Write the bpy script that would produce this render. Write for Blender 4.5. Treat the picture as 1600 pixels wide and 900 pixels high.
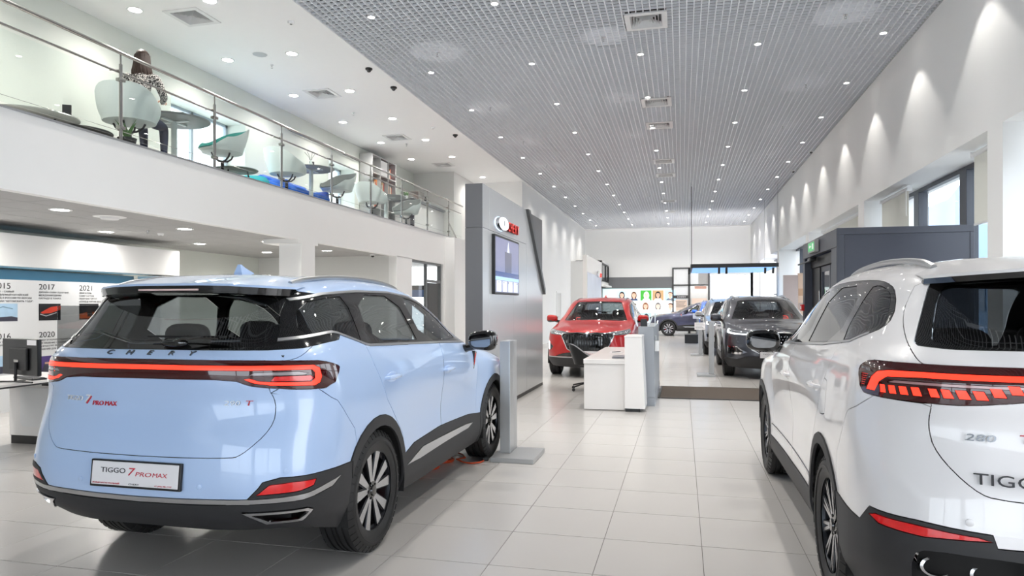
import bpy, bmesh, math, random
import numpy as np
from mathutils import Vector, Matrix
scene = bpy.context.scene
for _o in list(bpy.data.objects):
    bpy.data.objects.remove(_o)
C = scene.collection

# ---------------------------------------------------------------- camera
EYE = 1.489
cam_data = bpy.data.cameras.new('camera')
cam = bpy.data.objects.new('camera', cam_data)
C.objects.link(cam)
cam_data.sensor_width = 36
cam_data.lens = 1079.75 / 1600 * 36
cam_data.shift_y = 27.5 / 1600
cam_data.clip_start = 0.05
cam_data.clip_end = 300
_yaw, _roll = 0.24122, -0.00176
_f = Vector((-math.sin(_yaw), math.cos(_yaw), 0))
_r0 = Vector((math.cos(_yaw), math.sin(_yaw), 0))
_u0 = Vector((0, 0, 1))
_r = _r0 * math.cos(_roll) + _u0 * math.sin(_roll)
_u = -_r0 * math.sin(_roll) + _u0 * math.cos(_roll)
cam.matrix_world = Matrix(((_r.x, _u.x, -_f.x, 0), (_r.y, _u.y, -_f.y, 0), (_r.z, _u.z, -_f.z, EYE), (0, 0, 0, 1)))
scene.camera = cam

# ---------------------------------------------------------------- sky, exposure
scene.view_settings.view_transform = 'Standard'
scene.view_settings.look = 'None'
scene.view_settings.exposure = 0.22
scene.view_settings.gamma = 1
scene.view_settings.use_curve_mapping = False
world = bpy.data.worlds.new('overcast_sky')
scene.world = world
world.use_nodes = True
_bg = world.node_tree.nodes['Background']
_bg.inputs[0].default_value = (0.93, 0.96, 1.0, 1)
_bg.inputs[1].default_value = 4.2
GRID_W = 185.0      # watts of the spots in the open grid ceiling
WHITE_W = 135.0     # downlights over the gallery
LOW_W = 105.0       # downlights under the gallery
# ---------------------------------------------------------------- helpers
def lin(c):
    c = c / 255.0
    return c / 12.92 if c <= 0.04045 else ((c + 0.055) / 1.055) ** 2.4
def rgb(r, g, b): return (lin(r), lin(g), lin(b), 1)
MATS = {}
def mat(name, col, rough=0.5, metal=0.0, coat=0.0, spec=0.5, emit=None, estr=0.0, vary=0.03, scale=8.0, bump=0.0, alpha_in=None):
    if name in MATS: return MATS[name]
    m = bpy.data.materials.new(name); m.use_nodes = True
    nt = m.node_tree; b = nt.nodes['Principled BSDF']
    b.inputs['Roughness'].default_value = rough; b.inputs['Metallic'].default_value = metal
    b.inputs['Coat Weight'].default_value = coat; b.inputs['Coat Roughness'].default_value = 0.02
    b.inputs['Specular IOR Level'].default_value = spec
    if vary > 0 or bump > 0:
        tc = nt.nodes.new('ShaderNodeTexCoord'); no = nt.nodes.new('ShaderNodeTexNoise')
        no.inputs['Scale'].default_value = scale; no.inputs['Detail'].default_value = 3
        nt.links.new(tc.outputs['Object'], no.inputs['Vector'])
        mx = nt.nodes.new('ShaderNodeMix'); mx.data_type = 'RGBA'
        a = tuple(max(0, x * (1 - vary)) for x in col[:3]) + (1,); c = tuple(min(1, x * (1 + vary)) for x in col[:3]) + (1,)
        mx.inputs[6].default_value = a; mx.inputs[7].default_value = c
        nt.links.new(no.outputs['Fac'], mx.inputs[0]); nt.links.new(mx.outputs[2], b.inputs['Base Color'])
        if bump > 0:
            bp = nt.nodes.new('ShaderNodeBump'); bp.inputs['Strength'].default_value = bump; bp.inputs['Distance'].default_value = 0.002
            nt.links.new(no.outputs['Fac'], bp.inputs['Height']); nt.links.new(bp.outputs['Normal'], b.inputs['Normal'])
    else:
        b.inputs['Base Color'].default_value = col
    if emit is not None:
        b.inputs['Emission Color'].default_value = emit; b.inputs['Emission Strength'].default_value = estr
    MATS[name] = m
    return m
def glassmat(name, tint, refl=0.06, rough=0.0):
    """thin sheet glass: tinted pass-through with a Fresnel reflection"""
    if name in MATS: return MATS[name]
    m = bpy.data.materials.new(name); m.use_nodes = True; nt = m.node_tree; nt.nodes.clear()
    out = nt.nodes.new('ShaderNodeOutputMaterial'); mix = nt.nodes.new('ShaderNodeMixShader')
    tr = nt.nodes.new('ShaderNodeBsdfTransparent'); gl = nt.nodes.new('ShaderNodeBsdfGlossy')
    fr = nt.nodes.new('ShaderNodeFresnel'); fr.inputs['IOR'].default_value = 1.52
    mu = nt.nodes.new('ShaderNodeMath'); mu.operation = 'MULTIPLY_ADD'; mu.inputs[1].default_value = 1.25; mu.inputs[2].default_value = refl - 0.04
    geo = nt.nodes.new('ShaderNodeNewGeometry')
    tr.inputs[0].default_value = tint; gl.inputs[0].default_value = (1, 1, 1, 1); gl.inputs['Roughness'].default_value = rough
    inv = nt.nodes.new('ShaderNodeMath'); inv.operation = 'SUBTRACT'; inv.inputs[0].default_value = 1.0
    fm = nt.nodes.new('ShaderNodeMath'); fm.operation = 'MULTIPLY'; fm.use_clamp = True
    nt.links.new(geo.outputs['Backfacing'], inv.inputs[1]); nt.links.new(fr.outputs[0], mu.inputs[0])
    nt.links.new(mu.outputs[0], fm.inputs[0]); nt.links.new(inv.outputs[0], fm.inputs[1]); nt.links.new(fm.outputs[0], mix.inputs[0])
    nt.links.new(tr.outputs[0], mix.inputs[1]); nt.links.new(gl.outputs[0], mix.inputs[2]); nt.links.new(mix.outputs[0], out.inputs[0])
    MATS[name] = m
    return m

class MB:
    """collects shapes, then links them as one mesh object"""
    def __init__(s): s.v = []; s.f = []; s.m = []; s.sm = []
    def add(s, vs, fs, mi=0, smooth=False):
        o = len(s.v); s.v += [tuple(p) for p in vs]
        s.f += [tuple(i + o for i in f) for f in fs]; s.m += [mi] * len(fs); s.sm += [smooth] * len(fs)
        return s
    def box(s, x0, x1, y0, y1, z0, z1, mi=0):
        v = [(x0, y0, z0), (x1, y0, z0), (x1, y1, z0), (x0, y1, z0), (x0, y0, z1), (x1, y0, z1), (x1, y1, z1), (x0, y1, z1)]
        return s.add(v, [(0, 3, 2, 1), (4, 5, 6, 7), (0, 1, 5, 4), (1, 2, 6, 5), (2, 3, 7, 6), (3, 0, 4, 7)], mi)
    def bbox(s, x0, x1, y0, y1, z0, z1, b=0.01, mi=0):
        """box with chamfered edges"""
        b = min(b, abs(x1 - x0) / 2.2, abs(y1 - y0) / 2.2, abs(z1 - z0) / 2.2)
        bm = bmesh.new(); bmesh.ops.create_cube(bm, size=1)
        for v in bm.verts: v.co = Vector(((x0 + x1) / 2 + v.co.x * (x1 - x0), (y0 + y1) / 2 + v.co.y * (y1 - y0), (z0 + z1) / 2 + v.co.z * (z1 - z0)))
        bmesh.ops.bevel(bm, geom=list(bm.edges), offset=b, segments=2, affect='EDGES', profile=0.5)
        return s.bm(bm, mi)
    def bm(s, bm, mi=0, smooth=False):
        bm.verts.index_update()
        s.add([v.co for v in bm.verts], [[v.index for v in f.verts] for f in bm.faces], mi, smooth); bm.free(); return s
    def prism(s, pts, a, b, axis=1, mi=0, smooth=False):
        """extrude a 2D outline from a to b along axis; pts are the two other coordinates in order"""
        n = len(pts)
        def P(p, t):
            if axis == 0: return (t, p[0], p[1])
            if axis == 1: return (p[0], t, p[1])
            return (p[0], p[1], t)
        vs = [P(p, a) for p in pts] + [P(p, b) for p in pts]
        fs = [tuple(range(n))[::-1], tuple(range(n, 2 * n))] + [(i, (i + 1) % n, n + (i + 1) % n, n + i) for i in range(n)]
        return s.add(vs, fs, mi, smooth)
    def tube(s, path, r, n=8, mi=0, closed=False, rads=None):
        path = [Vector(p) for p in path]; m = len(path); vs = []; fs = []
        prev = None
        for i, p in enumerate(path):
            if closed: t = path[(i + 1) % m] - path[i - 1]
            else: t = path[min(i + 1, m - 1)] - path[max(i - 1, 0)]
            t.normalize()
            if prev is None:
                ref = Vector((0, 0, 1)) if abs(t.z) < 0.9 else Vector((1, 0, 0))
                u = t.cross(ref).normalized()
            else:
                u = (prev - t * prev.dot(t)).normalized()
            prev = u; w = t.cross(u); rr = rads[i] if rads else r
            for k in range(n):
                a = 2 * math.pi * k / n
                vs.append(p + u * (rr * math.cos(a)) + w * (rr * math.sin(a)))
        for i in range(m if closed else m - 1):
            for k in range(n):
                j = (i + 1) % m
                fs.append((i * n + k, i * n + (k + 1) % n, j * n + (k + 1) % n, j * n + k))
        if not closed:
            fs.append(tuple(range(n))[::-1]); fs.append(tuple((m - 1) * n + k for k in range(n)))
        return s.add(vs, fs, mi, True)
    def lathe(s, prof, c=(0, 0, 0), axis=2, n=24, mi=0, smooth=True, caps=True):
        """prof: list of (radius, t) along axis"""
        vs = []; fs = []
        for (r, t) in prof:
            for k in range(n):
                a = 2 * math.pi * k / n; q = (r * math.cos(a), r * math.sin(a))
                if axis == 2: p = (c[0] + q[0], c[1] + q[1], c[2] + t)
                elif axis == 0: p = (c[0] + t, c[1] + q[0], c[2] + q[1])
                else: p = (c[0] + q[1], c[1] + t, c[2] + q[0])
                vs.append(p)
        m = len(prof)
        for i in range(m - 1):
            for k in range(n):
                fs.append((i * n + k, i * n + (k + 1) % n, (i + 1) * n + (k + 1) % n, (i + 1) * n + k))
        if caps:
            if prof[0][0] > 1e-6: fs.append(tuple(range(n))[::-1])
            if prof[-1][0] > 1e-6: fs.append(tuple((m - 1) * n + k for k in range(n)))
        return s.add(vs, fs, mi, smooth)
    def build(s, name, mats, parent=None, loc=None, rot=None, sharp=40):
        me = bpy.data.meshes.new(name)
        me.from_pydata(s.v, [], s.f)
        if not isinstance(mats, (list, tuple)): mats = [mats]
        for m in mats: me.materials.append(m)
        if len(mats) > 1: me.polygons.foreach_set('material_index', s.m)
        if any(s.sm):
            me.polygons.foreach_set('use_smooth', s.sm)
            me.set_sharp_from_angle(angle=math.radians(sharp))
        me.validate(); me.update()
        o = bpy.data.objects.new(name, me); C.objects.link(o)
        if parent is not None: o.parent = parent
        if loc is not None: o.location = loc
        if rot is not None: o.rotation_euler = rot
        return o
def fixn(o):
    """make the faces of a mesh object face outwards"""
    bm = bmesh.new(); bm.from_mesh(o.data); bmesh.ops.recalc_face_normals(bm, faces=bm.faces); bm.to_mesh(o.data); bm.free(); return o
def empty(name, loc=(0, 0, 0), rz=0.0):
    o = bpy.data.objects.new(name, None); C.objects.link(o); o.location = loc; o.rotation_euler = (0, 0, rz); o.empty_display_size = 0.1
    return o
def tag(o, label=None, cat=None, group=None, kind=None):
    if label: o['label'] = label
    if cat: o['category'] = cat
    if group: o['group'] = group
    if kind: o['kind'] = kind
    return o
def thing(name, label, cat, loc=(0, 0, 0), rz=0.0, group=None): return tag(empty(name, loc, rz), label, cat, group)
def struct(o): o['kind'] = 'structure'; return o
def copy_tree(o, parent=None):
    c = o.copy(); C.objects.link(c)
    if parent is not None:
        c.parent = parent; c.matrix_parent_inverse = o.matrix_parent_inverse.copy()
    for ch in list(o.children): copy_tree(ch, c)
    return c
def text(body, size, mats, parent=None, name='lettering', depth=0.002, sx=1.0, shear=0.0, align='LEFT', M=None, space=1.0):
    """writing as a mesh in its own XY plane, then placed with M (world or parent space)"""
    cu = bpy.data.curves.new('t', 'FONT'); cu.body = body; cu.size = size; cu.extrude = depth; cu.align_x = align; cu.shear = shear
    cu.space_character = space; cu.resolution_u = 3
    to = bpy.data.objects.new('t', cu); C.objects.link(to)
    dg = bpy.context.evaluated_depsgraph_get(); dg.update()
    me = bpy.data.meshes.new_from_object(to.evaluated_get(dg))
    bpy.data.objects.remove(to); bpy.data.curves.remove(cu)
    for v in me.vertices: v.co.x *= sx
    me.materials.clear(); me.materials.append(mats)
    me.name = name
    o = bpy.data.objects.new(name, me); C.objects.link(o)
    if parent is not None: o.parent = parent
    if M is not None: o.matrix_local = M
    return o
def frame(origin, xdir, ydir):
    x = Vector(xdir).normalized(); y = Vector(ydir).normalized(); z = x.cross(y)
    return Matrix(((x.x, y.x, z.x, origin[0]), (x.y, y.y, z.y, origin[1]), (x.z, y.z, z.z, origin[2]), (0, 0, 0, 1)))
R = math.radians

WHITE = mat('white_wall_paint', rgb(240, 240, 239), 0.6, scale=3, vary=0.01)
CREAM = mat('pale_green_white_paint', rgb(222, 226, 219), 0.6, vary=0.01)
CEILW = mat('white_ceiling_paint', rgb(245, 245, 245), 0.7, vary=0.01)
GREYW = mat('grey_wall_paint', rgb(220, 220, 218), 0.6, vary=0.01)
DKBAND = mat('mid_grey_band_paint', rgb(120, 121, 124), 0.6, vary=0.02)
TILE = mat('ivory_porcelain_tile', rgb(186, 183, 180), 0.2, spec=0.36, scale=1.3, vary=0.03)
GROUT = mat('dark_grout', rgb(92, 88, 84), 0.8)
GRIDM = mat('pale_grey_lattice', rgb(236, 238, 242), 0.45, vary=0.0)
PLENUM = mat('grey_plenum', rgb(92, 93, 97), 0.8)
STEEL = mat('brushed_steel', rgb(178, 176, 172), 0.22, 1.0, scale=60, vary=0.05)
ALU = mat('satin_aluminium', rgb(190, 192, 194), 0.35, 1.0, vary=0.02)
FRAMEM = mat('dark_slate_frame', rgb(70, 74, 84), 0.4, vary=0.02)
BLACKF = mat('black_frame', rgb(40, 41, 43), 0.4, vary=0.02)
BLACKP = mat('black_plastic', rgb(22, 22, 24), 0.35, vary=0.05)
LAMPE = mat('lamp_lens', rgb(255, 255, 255), 0.4, emit=(1, 0.97, 0.92, 1), estr=30, vary=0)
WPLAST = mat('white_plastic', rgb(238, 238, 238), 0.35, vary=0.01)
WGLOSS = mat('white_gloss_laminate', rgb(236, 233, 231), 0.2, vary=0.01)
GLASS = glassmat('clear_pane', (0.97, 0.985, 0.98, 1))
WINGLASS = glassmat('window_pane', (0.9, 0.93, 0.95, 1), 0.06)
# ---------------------------------------------------------------- setting: floor
fl = MB().box(-16, 4.6, -6, 40, -0.12, -0.004).build('floor', GROUT); struct(fl)
tile_me = MB().bbox(0.0015, 0.5985, 0.002, 0.596, -0.02, 0, 0.0012).build('tile', TILE)
def proj(x, y, z):
    d = Vector((x, y, z - EYE)); w = d.dot(_f)
    return (w, 800 + 1079.75 * d.dot(_r) / w, 477.5 - 1079.75 * d.dot(_u) / w) if w > 0.3 else (w, -999, -999)
cells = []
for i in range(-24, 10):
    for j in range(-17, 59):
        x = -1.684 + 0.6 * i; y = 4.426 + 0.6 * j
        if x > 4.1: continue
        w, px, py = proj(x + .3, y + .3, 0)
        cells.append((1 / (w * w * w) if (w > 0.3 and -90 < px < 1690 and py < 960) else 0, x, y))
cells.sort(reverse=True)
rest = MB()
for n_, (a, x, y) in enumerate(cells):
    if n_ < 300 and a > 0:
        if n_ == 0: t = tile_me
        else: t = bpy.data.objects.new('tile', tile_me.data); C.objects.link(t)
        t.parent = fl; t.location = (x, y, 0)
    else:
        rest.box(x + .0015, x + .5985, y + .002, y + .596, -.02, 0)
rt = rest.build('tile_field', TILE, fl); rt['kind'] = 'stuff'

# ---------------------------------------------------------------- walls
XW, XG = 3.48, 4.1            # right wall face, window frame line
PIERS = [(-6, -2.8), (2.5, 3.1 - .0), (8.80, 9.20), (14.85, 15.31), (20.93, 21.44), (27.1, 27.6), (33.25, 33.75), (38, 38.6)]
m = MB()
m.box(XW, XG + .3, -6, 38.6, 3.53, 6.3)
for a, b in PIERS: m.box(XW, XG + .3, a, b, 0, 3.53)
wr = struct(m.build('wall_right', WHITE))
WIN = [(PIERS[k][1], PIERS[k + 1][0]) for k in range(1, 7)]
def window(n, y0, y1, mull, lo=0.06):
    r = struct(empty('window_%d' % n, (XG, y0, 0)))
    L = y1 - y0
    f = MB(); f.box(-.04, .06, 0, L, 3.46, 3.53); f.box(-.04, .06, 0, L, 0, lo)
    f.build('window_frame', FRAMEM, r)
    ys = [0] + list(mull) + [L]
    for k, yy in enumerate(mull):
        MB().bbox(-.07, .09, yy - (.13 if n == 2 else .05), yy + (.13 if n == 2 else .05), lo, 3.47, .006).build('mullion', FRAMEM, r)
    for k in range(len(ys) - 1):
        for z0, z1 in ((lo, 1.95), (2.0, 3.46)):
            MB().box(.0, .008, ys[k] + .04, ys[k + 1] - .04, z0, z1).build('pane', WINGLASS, r)
    MB().box(-.05, .07, 0, L, 1.95, 2.0).build('transom', FRAMEM, r)
    return r
for k, (y0, y1) in enumerate(WIN):
    L = y1 - y0
    window(k + 1, y0, y1, {0: (1.9, 3.8), 1: (2.3, 4.4)}.get(k, (1.0, 1.25, 3.0, 4.6)))
m = MB(); m.box(-10.5, 4.4, -6.3, -6, 3.4, 6.3); m.box(-10.5, -6.6, -6.3, -6, 0, 3.4); m.box(-2.0, -1.6, -6.3, -6, 0, 3.4); m.box(2.9, 4.4, -6.3, -6, 0, 3.4)
struct(m.build('wall_behind', WHITE))
for k_, (a, b) in enumerate(((-6.6, -2.0), (-1.6, 2.9))):  # unseen glazing, added so that sky light brightens the tails of the cars
    r = struct(empty('window_%d' % (11 + k_), (a, -6.15, 0)))
    f = MB(); f.box(0, b - a, -.04, .04, 0, .08); f.box(0, b - a, -.04, .04, 3.32, 3.4)
    for x in (0, (b - a) / 2 - .05, b - a - .1): f.box(x, x + .1, -.04, .04, .08, 3.32)
    f.build('window_frame', FRAMEM, r)
    MB().box(.1, b - a - .1, -.004, .004, .08, 3.32).build('pane', WINGLASS, r)
wb = MB(); wb.box(-5.7, 3.6, 38.0, 38.3, 0, 6.3)
struct(wb.build('wall_back', WHITE))
struct(MB().box(-5.55, 0.72, 37.96, 38.0, 2.42, 3.02).build('trim_1', DKBAND))
# left side beyond the gallery
m = MB(); m.box(-6.87, -5.2, 22.6, 38.3, 0, 6.3)
struct(m.build('wall_left', WHITE))
m = MB(); m.box(-8.6, -6.87, 20.4, 20.6, 3.4, 6.3); m.box(-7.0, -6.87, 20.6, 22.7, 0, 6.3)
struct(m.build('wall_gallery_end', GREYW))
# gallery slab, fascia, kerb
FX, FZ = -6.55, 3.42
m = MB(); m.box(-10.4, FX - .12, -6, 20.6, 2.72, 3.47 - .05); m.box(FX - .12, FX, -6, 20.6, 2.66, 3.47)
struct(m.build('wall_gallery_fascia', WHITE))
struct(MB().box(FX - .13, FX + .012, -6, 20.4, 3.47, 3.492).build('trim_2', ALU))
# front wall of the ground floor behind the gallery line, with a glazed door
m = MB(); m.box(FX - .2, FX, 15.22, 16.18, 0, 2.67); m.box(FX - .2, FX, 18.5, 20.6, 0, 2.67); m.box(-6.75, -6.25, 18.62, 22.6, 0, 3.42)
struct(m.build('wall_front', WHITE))
struct(MB().box(-10.4, FX - .2, 15.22, 15.4, 0, 2.72).build('wall_bay_end', GREYW))
struct(MB().box(-10.5, -10.25, -6, 20, 0, 2.72).build('wall_bay', CREAM))
m = MB(); m.box(-6.99, FX, 11.0, 11.47, 0, 2.6); m.box(-7.25, FX + .001, 10.9, 11.58, 2.6, 2.68)
struct(m.build('column', WHITE))
# gallery rear wall with its windows
m = MB()
GW = [(9.75, 11.75), (15.0, 16.35)]
yprev = -6
for a, b in GW:
    m.box(-8.75, -8.2, yprev, a, 3.4, 6.3); m.box(-8.75, -8.2, a, b, 3.4, 3.55); m.box(-8.75, -8.2, a, b, 5.0, 6.3); yprev = b
m.box(-8.75, -8.2, yprev, 20.6, 3.4, 6.3)
struct(m.build('wall_gallery', CREAM))
for k, (a, b) in enumerate(GW):
    r = struct(empty('window_%d' % (k + 7), (-8.62, a, 3.55)))
    f = MB(); L = b - a
    for y in (0, L / 2 - .03, L - .06): f.box(-.03, .03, y, y + .06, 0, 1.45)
    f.box(-.03, .03, 0, L, 0, .05); f.box(-.03, .03, 0, L, 1.4, 1.45)
    f.build('window_frame', mat('pale_blue_grey_frame', rgb(176, 188, 200), .4), r)
    for y in (.06, L / 2 + .03): MB().box(-.004, .004, y, y + L / 2 - .09, .05, 1.4).build('pane', WINGLASS, r)

# ---------------------------------------------------------------- ceilings
m = MB(); m.box(-9, -7.04, -6, 38.3, 5.65, 5.75); m.box(-6.62, -5.15, -6, 38.3, 5.65, 5.75); yp = -6
for y in (8.55, 12.25, 15.9, 19.3): m.box(-7.04, -6.62, yp, y - .21, 5.65, 5.75); yp = y + .21
m.box(-7.04, -6.62, yp, 38.3, 5.65, 5.75)
struct(m.build('ceiling_gallery', CEILW))
cg = struct(MB().box(-9, 4.4, -6.3, 38.6, 6.15, 6.3).build('ceiling_main', PLENUM))
m = MB()
VENTS = (10.28, 14.45, 16.3, 20.4, 22.6, 28.2, 31.5)
GX0, GX1, GY0, GY1, PIT = -5.13, 3.46, -2.0, 37.6, 0.1
for i in range(int((GX1 - GX0) / PIT) + 1):
    x = GX0 + i * PIT; yp = GY0
    if -.78 < x < -.22:
        for y in VENTS: m.box(x - .0065, x + .0065, yp, y - .29, 5.65, 5.688); yp = y + .29
    m.box(x - .0065, x + .0065, yp, GY1, 5.65, 5.688)
for j in range(int((GY1 - GY0) / PIT) + 1):
    y = GY0 + j * PIT; a = GX0
    if any(abs(y - v) < .28 for v in VENTS): m.box(GX0, -.79, y - .0045, y + .0045, 5.653, 5.686); a = -.21
    m.box(a, GX1, y - .0045, y + .0045, 5.653, 5.686)
g = m.build('lattice', GRIDM, cg); g['kind'] = 'stuff'
struct(MB().box(GX0 - .1, GX1 + .05, 37.6, 38.05, 5.64, 5.72).build('trim_3', CEILW))
struct(MB().box(-5.165, -5.13, -6, 37.6, 5.64, 5.72).build('trim_4', CEILW))
struct(MB().box(3.455, 3.485, -6, 38, 5.655, 5.71).build('trim_5', ALU))
# suspended tiles under the gallery
lc = struct(MB().box(-10.3, FX - .12, -6, 15.3, 2.70, 2.715).build('ceiling_low', mat('ceiling_rail', rgb(96, 96, 96), .6)))
LT = mat('mineral_ceiling_tile', rgb(172, 172, 172), 0.8, scale=30, vary=0.03, bump=0.05)
tm = None; rest = MB()
for i in range(7):
    for j in range(-8, 17):
        x = -10.29 + i * 0.6 - .58; y = 5.72 + (j - 1) * .6
        x0, x1 = max(x, -10.25), min(x + .592, FX - .125)
        if x1 - x0 < .1: continue
        if y > 5.0 and x1 - x0 > .55:
            if tm is None: t = tm = MB().bbox(0, .588, 0, .588, -.018, -.001, .003).build('ceiling_tile', LT)
            else: t = bpy.data.objects.new('ceiling_tile', tm.data); C.objects.link(t)
            t.parent = lc; t.location = (x, y, 2.70)
        else: rest.box(x0, x1, y, y + .592, 2.682, 2.702)
o = rest.build('ceiling_tile_field', LT, lc); o['kind'] = 'stuff'
# ---------------------------------------------------------------- lamps (each carries its own light)
def spot(parent, w, ang, blend, z, rad=0.05, col=(1, 0.96, 0.9)):
    d = bpy.data.lights.new('spot', 'SPOT'); d.energy = w; d.spot_size = R(ang); d.spot_blend = blend; d.shadow_soft_size = rad; d.color = col
    o = bpy.data.objects.new('spot', d); C.objects.link(o); o.parent = parent; o.location = (0, 0, z); return o
def downlight(proto, x, y, z, w, label, group, rr, ang, blend):
    r = thing('ceiling_downlight', label, 'downlight', (x, y, z), 0, group)
    if proto[0] is None:
        a = MB().lathe([(rr * .97, -.002), (rr, -.005), (rr * 1.28, -.006), (rr * 1.3, -.001), (rr * 1.3, .03)], n=20, caps=False).build('rim', WPLAST, r)
        b = MB().lathe([(rr, -.003), (.0001, -.003)], n=20, caps=False).build('lens', LAMPE, r)
        proto[0] = (a.data, b.data)
    else:
        for nm, me in zip(('rim', 'lens'), proto[0]):
            o = bpy.data.objects.new(nm, me); C.objects.link(o); o.parent = r
    spot(r, w, ang, blend, -.012)
    return r
pg, pw, pl = [None], [None], [None]
ORD = ['first', 'second', 'third', 'fourth', 'fifth', 'sixth', 'seventh', 'eighth', 'ninth', 'tenth', 'eleventh', 'last']
ROWN = ['leftmost row', 'second row from the left', 'middle row', 'fourth row from the left', 'row nearest the right wall']
for i, x in enumerate((-4.34, -2.5, -.66, 1.18, 3.0)):
    for j in range(-1, 13):
        y = 6.75 + 2.44 * j
        if y < 5: y = 5
        wallrow = i == 4
        downlight(pg, x, y, 5.65, GRID_W * (.42 if wallrow else (.7 if i == 0 else 1.0)), 'small round grid-ceiling spot, ' + ROWN[i] + ', ' + (ORD[j - 1] + ' from camera' if j > 0 else ('just' if j == 0 else 'well') + ' above the photo'), 'grid ceiling spots, ' + ROWN[i], .045, 122 if not wallrow else 80, .25 if wallrow else .9)
for i, x in enumerate((-7.45, -6.24)):
    for j in range(-1, 6):
        downlight(pw, x, 8.16 + 2.04 * j, 5.65, WHITE_W, 'round white gallery ceiling downlight, ' + ('inner row' if i == 0 else 'railing row') + ', ' + (ORD[j] + ' from the camera' if j >= 0 else 'above the photo'), 'gallery ceiling downlights, ' + ('inner row' if i == 0 else 'railing row'), .085, 150, 1.0)
downlight(pw, -6.26, 21.5, 5.65, WHITE_W, 'round white downlight above the grey portal wall, beyond the gallery end', 'gallery downlight beyond its end', .085, 150, 1.0)
for i, x in enumerate((-7.45, -8.95)):
    for j in range(-1, 4):
        downlight(pl, x, 6.95 + 2.2 * j + .05 * i, 2.682, LOW_W, 'flat round panel light under the gallery, ' + ('front row' if i == 0 else 'row by the timeline wall') + ', ' + (ORD[j] + ' from camera' if j >= 0 else 'left of the photo'), 'panel lights under the gallery, ' + ('front row' if i == 0 else 'rear row'), .1, 165, 1.0)
# four-way air diffusers
def diffuser(x, y, z, s, label, group, mt):
    r = thing('air_diffuser', label, 'vent', (x, y, z), 0, group)
    h = s / 2
    m = MB(); w = s * .12
    for a, b, c, d in ((-h, h, -h, -h + w), (-h, h, h - w, h), (-h, -h + w, -h + w, h - w), (h - w, h, -h + w, h - w)): m.box(a, b, c, d, -.012, .01)
    m.build('frame', mt, r)
    MB().box(-h + w, h - w, -h + w, h - w, .082, .086).build('backing', BLACKP, r)
    for k in range(5):
        q = (h - w) * (1 - k * .19); q2 = q - (h - w) * .11
        m = MB(); vs = []
        for (a, zz) in ((q, -.008), (q2, .058), (q2, .064), (q, -.003)): vs += [(-a, -a, zz), (a, -a, zz), (a, a, zz), (-a, a, zz)]
        fs = [(l * 4 + i, l * 4 + (i + 1) % 4, (l + 1) * 4 + (i + 1) % 4, (l + 1) * 4 + i) for l in range(3) for i in range(4)]
        m.add(vs, fs).build('vane', mt, r)
    return r
VW = mat('white_vent_metal', rgb(225, 225, 225), .5)
for k_, y in enumerate((8.55, 12.25, 15.9, 19.3)): diffuser(-6.83, y, 5.648, .55, 'square four-way air diffuser in the plain white gallery ceiling, ' + ORD[k_] + ' from the camera', 'gallery ceiling diffusers', VW)
for k_, y in enumerate(VENTS): diffuser(-.5, y, 5.646, .6, 'square air diffuser in the middle of the open-grid ceiling, ' + ORD[k_] + ' from the camera', 'grid ceiling diffusers', VW)
# ---------------------------------------------------------------- cars: a lofted body cut into real panels
def paint(name, col, metal=0.0, rough=0.3):
    if name in MATS: return MATS[name]
    m = mat(name, col, rough, metal, coat=1.0, vary=0.0)
    nt = m.node_tree; b = nt.nodes['Principled BSDF']
    geo = nt.nodes.new('ShaderNodeNewGeometry'); mx = nt.nodes.new('ShaderNodeMix'); mx.data_type = 'RGBA'
    mx.inputs[6].default_value = col; mx.inputs[7].default_value = rgb(48, 48, 50)       # the inside is trim, not paint
    nt.links.new(geo.outputs['Backfacing'], mx.inputs[0]); nt.links.new(mx.outputs[2], b.inputs['Base Color'])
    return m
PAINT0 = paint('car_paint', rgb(168, 196, 238))
GLOSSB = mat('gloss_black_trim', rgb(10, 10, 11), 0.08, coat=1.0, vary=0)
CLAD = mat('textured_black_cladding', rgb(44, 44, 46), 0.55, vary=0.06, scale=120, bump=0.05)
SILV = mat('satin_silver_trim', rgb(205, 206, 208), 0.3, 1.0, vary=0)
CHROME = mat('chrome', rgb(225, 225, 228), 0.06, 1.0, vary=0)
RUBBER = mat('tyre_rubber', rgb(30, 30, 31), 0.5, vary=0.08, scale=40)
ALLOYD = mat('dark_alloy', rgb(58, 60, 64), 0.35, 0.8, vary=0)
ALLOYB = mat('machined_alloy', rgb(206, 207, 210), 0.25, 1.0, vary=0)
IRON = mat('brake_iron', rgb(120, 120, 124), 0.4, 1.0)
REDP = mat('red_caliper_paint', rgb(196, 24, 24), 0.35)
CARGL = glassmat('car_glass', (0.46, 0.49, 0.50, 1), 0.05)
CARGLD = glassmat('privacy_glass', (0.16, 0.17, 0.18, 1), 0.05)
REDLENS = mat('smoked_red_lens', rgb(62, 10, 12), 0.06, coat=1.0, vary=0)
REDGLOW = mat('red_light_strip', rgb(230, 40, 30), 0.3, emit=(1.0, 0.045, 0.02, 1), estr=1.6, vary=0)
REDBRT = mat('red_reflector_lens', rgb(205, 20, 24), 0.12, coat=1.0, emit=(1, .02, .02, 1), estr=.12, vary=.2, scale=60)
HEADL = mat('headlamp_lens', rgb(150, 156, 164), 0.06, 0.6, coat=1.0, vary=.35, scale=30)
DRL = mat('daytime_running_light', rgb(250, 252, 255), .3, emit=(.95, .97, 1, 1), estr=3.0, vary=0)
INTER = mat('dark_upholstery', rgb(30, 30, 32), 0.6)
INTERL = mat('pale_headlining', rgb(196, 194, 188), 0.7)
PLATEW = mat('white_plate', rgb(236, 234, 236), 0.25, vary=0)
INKK = mat('black_print', rgb(40, 40, 44), .5, vary=0)
INKR = mat('red_print', rgb(196, 38, 58), .5, vary=0)
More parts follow.
